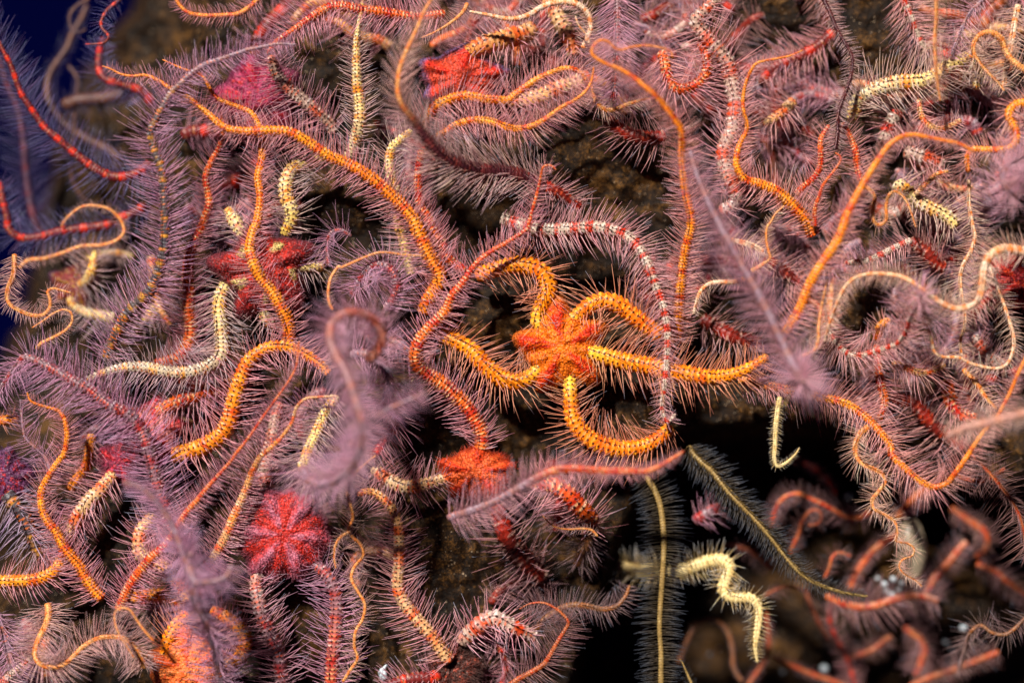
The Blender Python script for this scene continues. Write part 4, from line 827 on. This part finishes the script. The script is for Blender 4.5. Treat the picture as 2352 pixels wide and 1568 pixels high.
lone('hair-fine tan tip lying over the red arm with curled spines', '12: 1385 415 1430 465 1490 500 1570 510 1650 505 1720 515 1765 560', [40,45,40], [1.3,2.5,3.5], [8,12], 'TN')
lone('thick curled end of a cream-spined arm under the hair-fine tip', '12: 1700 540 1680 620 1650 700 1620 760', [-40,-50,-80], [12,11,8], [55,50], 'BR')

# ------------------------------------------------------------------ the dark hollow, lower right; muted tones paint its shade into some spines
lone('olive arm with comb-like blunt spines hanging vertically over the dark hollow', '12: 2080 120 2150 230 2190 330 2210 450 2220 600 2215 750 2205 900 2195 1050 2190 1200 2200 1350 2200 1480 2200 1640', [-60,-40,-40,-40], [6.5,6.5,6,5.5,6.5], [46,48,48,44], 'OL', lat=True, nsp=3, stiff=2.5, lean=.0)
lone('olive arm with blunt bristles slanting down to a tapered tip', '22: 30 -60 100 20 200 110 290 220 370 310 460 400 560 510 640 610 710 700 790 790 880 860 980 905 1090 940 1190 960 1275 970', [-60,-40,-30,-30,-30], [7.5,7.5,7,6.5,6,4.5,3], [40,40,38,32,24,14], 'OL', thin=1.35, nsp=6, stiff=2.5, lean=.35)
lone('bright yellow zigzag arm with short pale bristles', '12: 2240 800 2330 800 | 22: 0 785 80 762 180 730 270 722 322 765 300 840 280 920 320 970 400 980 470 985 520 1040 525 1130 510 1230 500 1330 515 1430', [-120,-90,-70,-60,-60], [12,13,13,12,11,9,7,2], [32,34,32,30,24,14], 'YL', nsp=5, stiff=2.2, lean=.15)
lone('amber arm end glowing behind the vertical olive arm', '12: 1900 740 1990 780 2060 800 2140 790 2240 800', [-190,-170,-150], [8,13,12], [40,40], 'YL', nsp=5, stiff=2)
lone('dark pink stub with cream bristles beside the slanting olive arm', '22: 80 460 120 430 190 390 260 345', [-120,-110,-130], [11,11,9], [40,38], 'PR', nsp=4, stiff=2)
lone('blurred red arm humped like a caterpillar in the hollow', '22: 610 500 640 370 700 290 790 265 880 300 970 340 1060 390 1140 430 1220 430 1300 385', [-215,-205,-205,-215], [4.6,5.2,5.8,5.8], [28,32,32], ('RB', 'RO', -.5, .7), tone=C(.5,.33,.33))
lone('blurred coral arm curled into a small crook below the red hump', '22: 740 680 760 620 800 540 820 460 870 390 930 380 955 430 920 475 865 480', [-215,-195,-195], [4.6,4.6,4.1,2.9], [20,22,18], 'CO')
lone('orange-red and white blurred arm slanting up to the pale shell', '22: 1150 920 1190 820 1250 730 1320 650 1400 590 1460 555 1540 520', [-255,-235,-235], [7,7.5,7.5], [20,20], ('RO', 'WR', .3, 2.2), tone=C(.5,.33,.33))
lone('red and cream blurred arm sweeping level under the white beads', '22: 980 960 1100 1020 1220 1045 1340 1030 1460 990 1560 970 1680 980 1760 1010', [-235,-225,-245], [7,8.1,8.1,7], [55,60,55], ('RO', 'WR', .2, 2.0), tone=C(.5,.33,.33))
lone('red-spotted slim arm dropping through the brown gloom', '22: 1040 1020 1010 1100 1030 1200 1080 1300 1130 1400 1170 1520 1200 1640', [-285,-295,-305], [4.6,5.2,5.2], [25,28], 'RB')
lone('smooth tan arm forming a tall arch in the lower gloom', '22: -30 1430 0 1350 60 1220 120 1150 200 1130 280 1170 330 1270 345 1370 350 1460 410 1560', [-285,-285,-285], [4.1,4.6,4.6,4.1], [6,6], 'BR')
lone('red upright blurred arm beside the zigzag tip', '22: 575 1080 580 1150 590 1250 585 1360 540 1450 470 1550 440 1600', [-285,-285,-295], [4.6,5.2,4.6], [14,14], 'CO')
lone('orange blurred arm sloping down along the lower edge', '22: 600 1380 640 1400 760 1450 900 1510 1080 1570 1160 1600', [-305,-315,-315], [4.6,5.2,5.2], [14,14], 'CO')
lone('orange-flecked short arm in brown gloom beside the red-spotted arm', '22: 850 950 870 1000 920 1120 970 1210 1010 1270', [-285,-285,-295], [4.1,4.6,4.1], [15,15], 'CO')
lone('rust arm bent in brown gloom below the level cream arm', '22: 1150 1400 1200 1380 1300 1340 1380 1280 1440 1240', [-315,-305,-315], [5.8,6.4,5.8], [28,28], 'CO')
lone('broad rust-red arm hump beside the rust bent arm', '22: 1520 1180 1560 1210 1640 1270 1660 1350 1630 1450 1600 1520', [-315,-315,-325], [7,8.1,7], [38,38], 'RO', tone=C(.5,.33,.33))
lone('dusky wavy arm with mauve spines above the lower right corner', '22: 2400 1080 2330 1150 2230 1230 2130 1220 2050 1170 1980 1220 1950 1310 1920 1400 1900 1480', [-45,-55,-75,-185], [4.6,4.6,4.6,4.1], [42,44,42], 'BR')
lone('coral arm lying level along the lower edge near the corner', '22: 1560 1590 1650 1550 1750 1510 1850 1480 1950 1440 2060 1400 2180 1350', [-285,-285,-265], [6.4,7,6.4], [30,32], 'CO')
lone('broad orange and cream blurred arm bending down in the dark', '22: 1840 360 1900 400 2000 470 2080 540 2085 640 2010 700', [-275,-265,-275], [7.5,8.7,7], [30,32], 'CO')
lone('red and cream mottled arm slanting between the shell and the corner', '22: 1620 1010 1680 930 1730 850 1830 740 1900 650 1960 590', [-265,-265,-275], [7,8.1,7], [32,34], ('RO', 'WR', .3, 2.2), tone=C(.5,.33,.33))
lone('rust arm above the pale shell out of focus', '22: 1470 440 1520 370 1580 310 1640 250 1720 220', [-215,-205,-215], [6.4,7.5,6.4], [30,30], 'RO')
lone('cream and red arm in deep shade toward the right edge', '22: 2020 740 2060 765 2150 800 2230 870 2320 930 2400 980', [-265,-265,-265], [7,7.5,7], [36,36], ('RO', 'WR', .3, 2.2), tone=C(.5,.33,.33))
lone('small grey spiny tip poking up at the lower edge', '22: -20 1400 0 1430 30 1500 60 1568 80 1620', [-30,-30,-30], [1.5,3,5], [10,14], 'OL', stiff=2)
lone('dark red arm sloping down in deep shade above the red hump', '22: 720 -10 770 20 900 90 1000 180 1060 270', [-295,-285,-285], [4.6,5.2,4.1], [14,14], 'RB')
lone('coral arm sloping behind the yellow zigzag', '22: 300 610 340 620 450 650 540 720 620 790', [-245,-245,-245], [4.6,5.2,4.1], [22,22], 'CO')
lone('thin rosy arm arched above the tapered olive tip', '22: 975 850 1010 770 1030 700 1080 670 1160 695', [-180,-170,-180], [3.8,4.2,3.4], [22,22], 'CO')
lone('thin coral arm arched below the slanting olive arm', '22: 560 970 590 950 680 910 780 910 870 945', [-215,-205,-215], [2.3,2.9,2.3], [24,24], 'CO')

# ------------------------------------------------------------------ the uncountable tangle of arms behind and between
def allow(x, y):
    """where the reef is carpeted (1) and where bare rock, the hollow or open water shows (0)"""
    if x + y * 0.34 < 520: return 0
    edge = np.interp(x, [0, 1250, 1340, 1420, 1500, 1580, 1900, 2010, 2352, 3000], [2600, 1800, 1400, 1180, 1020, 950, 950, 1040, 1130, 1150])
    if y > edge - 30: return 0
    for cx, cy, rx, ry in [(1040, 1270, 120, 150), (930, 950, 110, 80), (1440, 920, 120, 80), (1330, 370, 190, 70), (820, 480, 90, 60),
                           (250, 1240, 70, 90), (960, 1480, 110, 90), (1130, 690, 110, 90), (1500, 440, 90, 80), (1330, 620, 110, 60),
                           (1230, 1000, 170, 50), (1560, 1150, 150, 170), (700, 1420, 40, 90), (1990, 110, 70, 80), (1680, 700, 60, 50), (430, 350, 40, 60), (1170, 940, 120, 80)]:
        if ((x - cx) / rx) ** 2 + ((y - cy) / ry) ** 2 < 1: return 0
    return 1

def tangle():
    g = np.random.default_rng(41)
    TV, TQ, TC, TU, SV, SQ, ST, SC = [], [], [], [], [], [], [], []
    nv = ns = 0; made = 0; tries = 0
    while made < 150 and tries < 4000:
        tries += 1
        x, y = g.uniform(-250, 2600), g.uniform(-250, 1820)
        if not allow(x, y): continue
        if x < 1500 and g.random() < .6: continue
        a = g.random() * 2 * math.pi; k = g.normal(0, .25)
        n = 6; pts = []
        px, py = x, y; ok = True
        for i in range(n):
            pts.append((px, py)); a += k + g.normal(0, .28)
            px += 34 * math.cos(a); py += 34 * math.sin(a)
            if not allow(px, py): ok = False
        if not ok: continue
        pts = np.array(pts)
        zr = rock_height(pts[:, 0], pts[:, 1])
        zz = np.clip(zr + 14 + g.uniform(0, 20), -190, -60)
        r = g.uniform(7, 12)
        style = g.choice(['RD', 'RO', 'WR', 'PU', 'RB', 'PR', 'WO', 'PU', 'CO'])
        tube, sp = arm_geo(np.column_stack([pts, zz]), [r, r, r * .7], [45, 58, 50], style, 900 + made, roll=g.normal(0, .8), nsp=4)
        TV.append(tube[0]); TQ.append(tube[1] + nv); TC.append(tube[2]); TU.append(tube[3]); nv += len(tube[0])
        if sp is not None:
            SV.append(sp[0]); SQ.append(sp[1] + ns); ST.append(sp[2] + ns); SC.append(sp[3]); ns += len(sp[0])
        made += 1
    me = make_mesh('brittle_star_tangle', np.concatenate(TV), quads=np.concatenate(TQ), col=np.concatenate(TC), uv=np.concatenate(TU), mat=M_ARMP)
    t = add('brittle_star_tangle', me, kind='stuff', label='uncountable tangle of shaded mauve and red arms carpeting the reef behind the rest', cat='brittle stars')
    me = make_mesh('spines', np.concatenate(SV), quads=np.concatenate(SQ), tris=np.concatenate(ST), col=np.concatenate(SC), mat=M_SPINE)
    add('spines', me, t, kind='stuff')
tangle()

# ------------------------------------------------------------------ small things on the rock
def blob(R, seed, sq=(1, 1, 1), lump=.18, n=14):
    """closed lumpy ovoid, metres"""
    th = np.linspace(0, 2 * math.pi, 2 * n, endpoint=False); ph = np.linspace(0, math.pi, n + 1)[1:-1]
    A, B = np.meshgrid(th, ph)
    d = np.stack([np.sin(B) * np.cos(A), np.sin(B) * np.sin(A), np.cos(B)], -1)
    r = 1 + lump * fbm(d[..., 0] * 2 + seed + d[..., 2], d[..., 1] * 2 + seed, 2, seed)
    V = (d * r[..., None] * np.array(sq)).reshape(-1, 3)
    V = np.vstack([[0, 0, sq[2]], V, [0, 0, -sq[2]]]) * R * S
    m = 2 * n; j = np.arange(m); j2 = (j + 1) % m
    i = np.arange(n - 2)[:, None] * m + 1
    q = np.stack([i + j, i + m + j, i + m + j2, i + j2], -1).reshape(-1, 4)
    last = len(V) - 1; b = 1 + (n - 2) * m
    t = np.vstack([np.stack([np.zeros(m, int), 1 + j, 1 + j2], 1), np.stack([b + j, np.full(m, last), b + j2], 1)])
    return V, q, t

BEADS = [(1340,845,6,'topmost small white bead of the cluster under the pale shell'), (1450,850,9,'large white bead at the upper side of the bead cluster'),
         (1385,885,9,'round white bead at the outer side of the bead cluster'), (1400,930,8,'white bead low in the bead cluster beside the largest one'),
         (1490,925,8,'white bead touching the level red and cream arm'), (1440,960,11,'largest white bead at the bottom of the bead cluster'),
         (1510,880,8,'dim white bead nearest the pale shell'), (975,1465,11,'lone shiny white bead near the lower edge'),
         (1930,1180,11,'bluish white bead above the group near the corner'), (1810,1275,9,'greyish bead nearest the broad rust-red hump'),
         (1850,1320,9,'white bead lowest in the group near the corner'), (1915,1292,8,'small white bead touching the dusky wavy arm'),
         (690,1490,7,'faint white bead beside the orange blurred arm'), (250,1330,7,'faint pale bead beside the tan arch'), (190,1365,8,'faint pale bead inside the tan arch'),
         (1140,285,9,'pale bead behind the blurred red hump')]
for i, (cx, cy, R, lab) in enumerate(BEADS):
    ox, oy, k = TO['22']; x, y = ox + cx * k, oy + cy * k
    z = float(rock_height(np.array([x]), np.array([y]))[0]) + R * .5
    z = max(z, -420)
    V, q, t = blob(R * .85, 3 + i, (1, .9, .8))
    add('white_tunicate', make_mesh('white_tunicate', V, quads=q, tris=t, mat=M_WHITE), loc=world(np.array([x, y, z])), label=lab, cat='tunicate', group='white beads on the dark rock')

# pale shell half hidden in the hollow
V, q, t = blob(62, 61, (.62, 1.25, .5), .08, 22)
x, y = 2092, 1262
add('pale_shell', make_mesh('pale_shell', V, quads=q, tris=t, mat=M_SHELL), loc=world(np.array([x, y, -235.])), label='smooth pale oval shell behind the wriggling orange arm', cat='shell')

# white two-horned tunicate on the rock at the lower edge
def horned():
    body, q0, t0 = blob(13, 71, (.8, 1.3, .8), .45, 14)
    e = bpy.data.objects.new('white_sea_squirt', None); COL.objects.link(e)
    o = world(np.array([784 + 285 / 2.996, 1045 + 1505 / 2.996, -40.])); e.location = o
    e['label'] = 'tiny white sea squirt on the brown rock at the lower edge'; e['category'] = 'sea squirt'
    add('body', make_mesh('body', body, quads=q0, tris=t0, mat=M_WHITE), e)
    for a, l in ((.75, 13),):
        c = np.array([[0, 10, 2], [math.sin(a) * l * .6, 10 + l * .6, 4], [math.sin(a) * l * 1.1, 10 + l, 6]])
        V = []
        for p, r in zip(c, (7, 4.5, 3.5)):
            for k in range(8):
                V.append(p + r * np.array([math.cos(k * math.pi / 4), .35 * math.sin(k * math.pi / 4), math.sin(k * math.pi / 4)]))
        V = np.array(V) * S
        qq = [[i * 8 + k, i * 8 + (k + 1) % 8, i * 8 + 8 + (k + 1) % 8, i * 8 + 8 + k] for i in range(2) for k in range(8)]
        add('siphon', make_mesh('siphon', V, quads=np.array(qq), mat=M_WHITE), e)
horned()
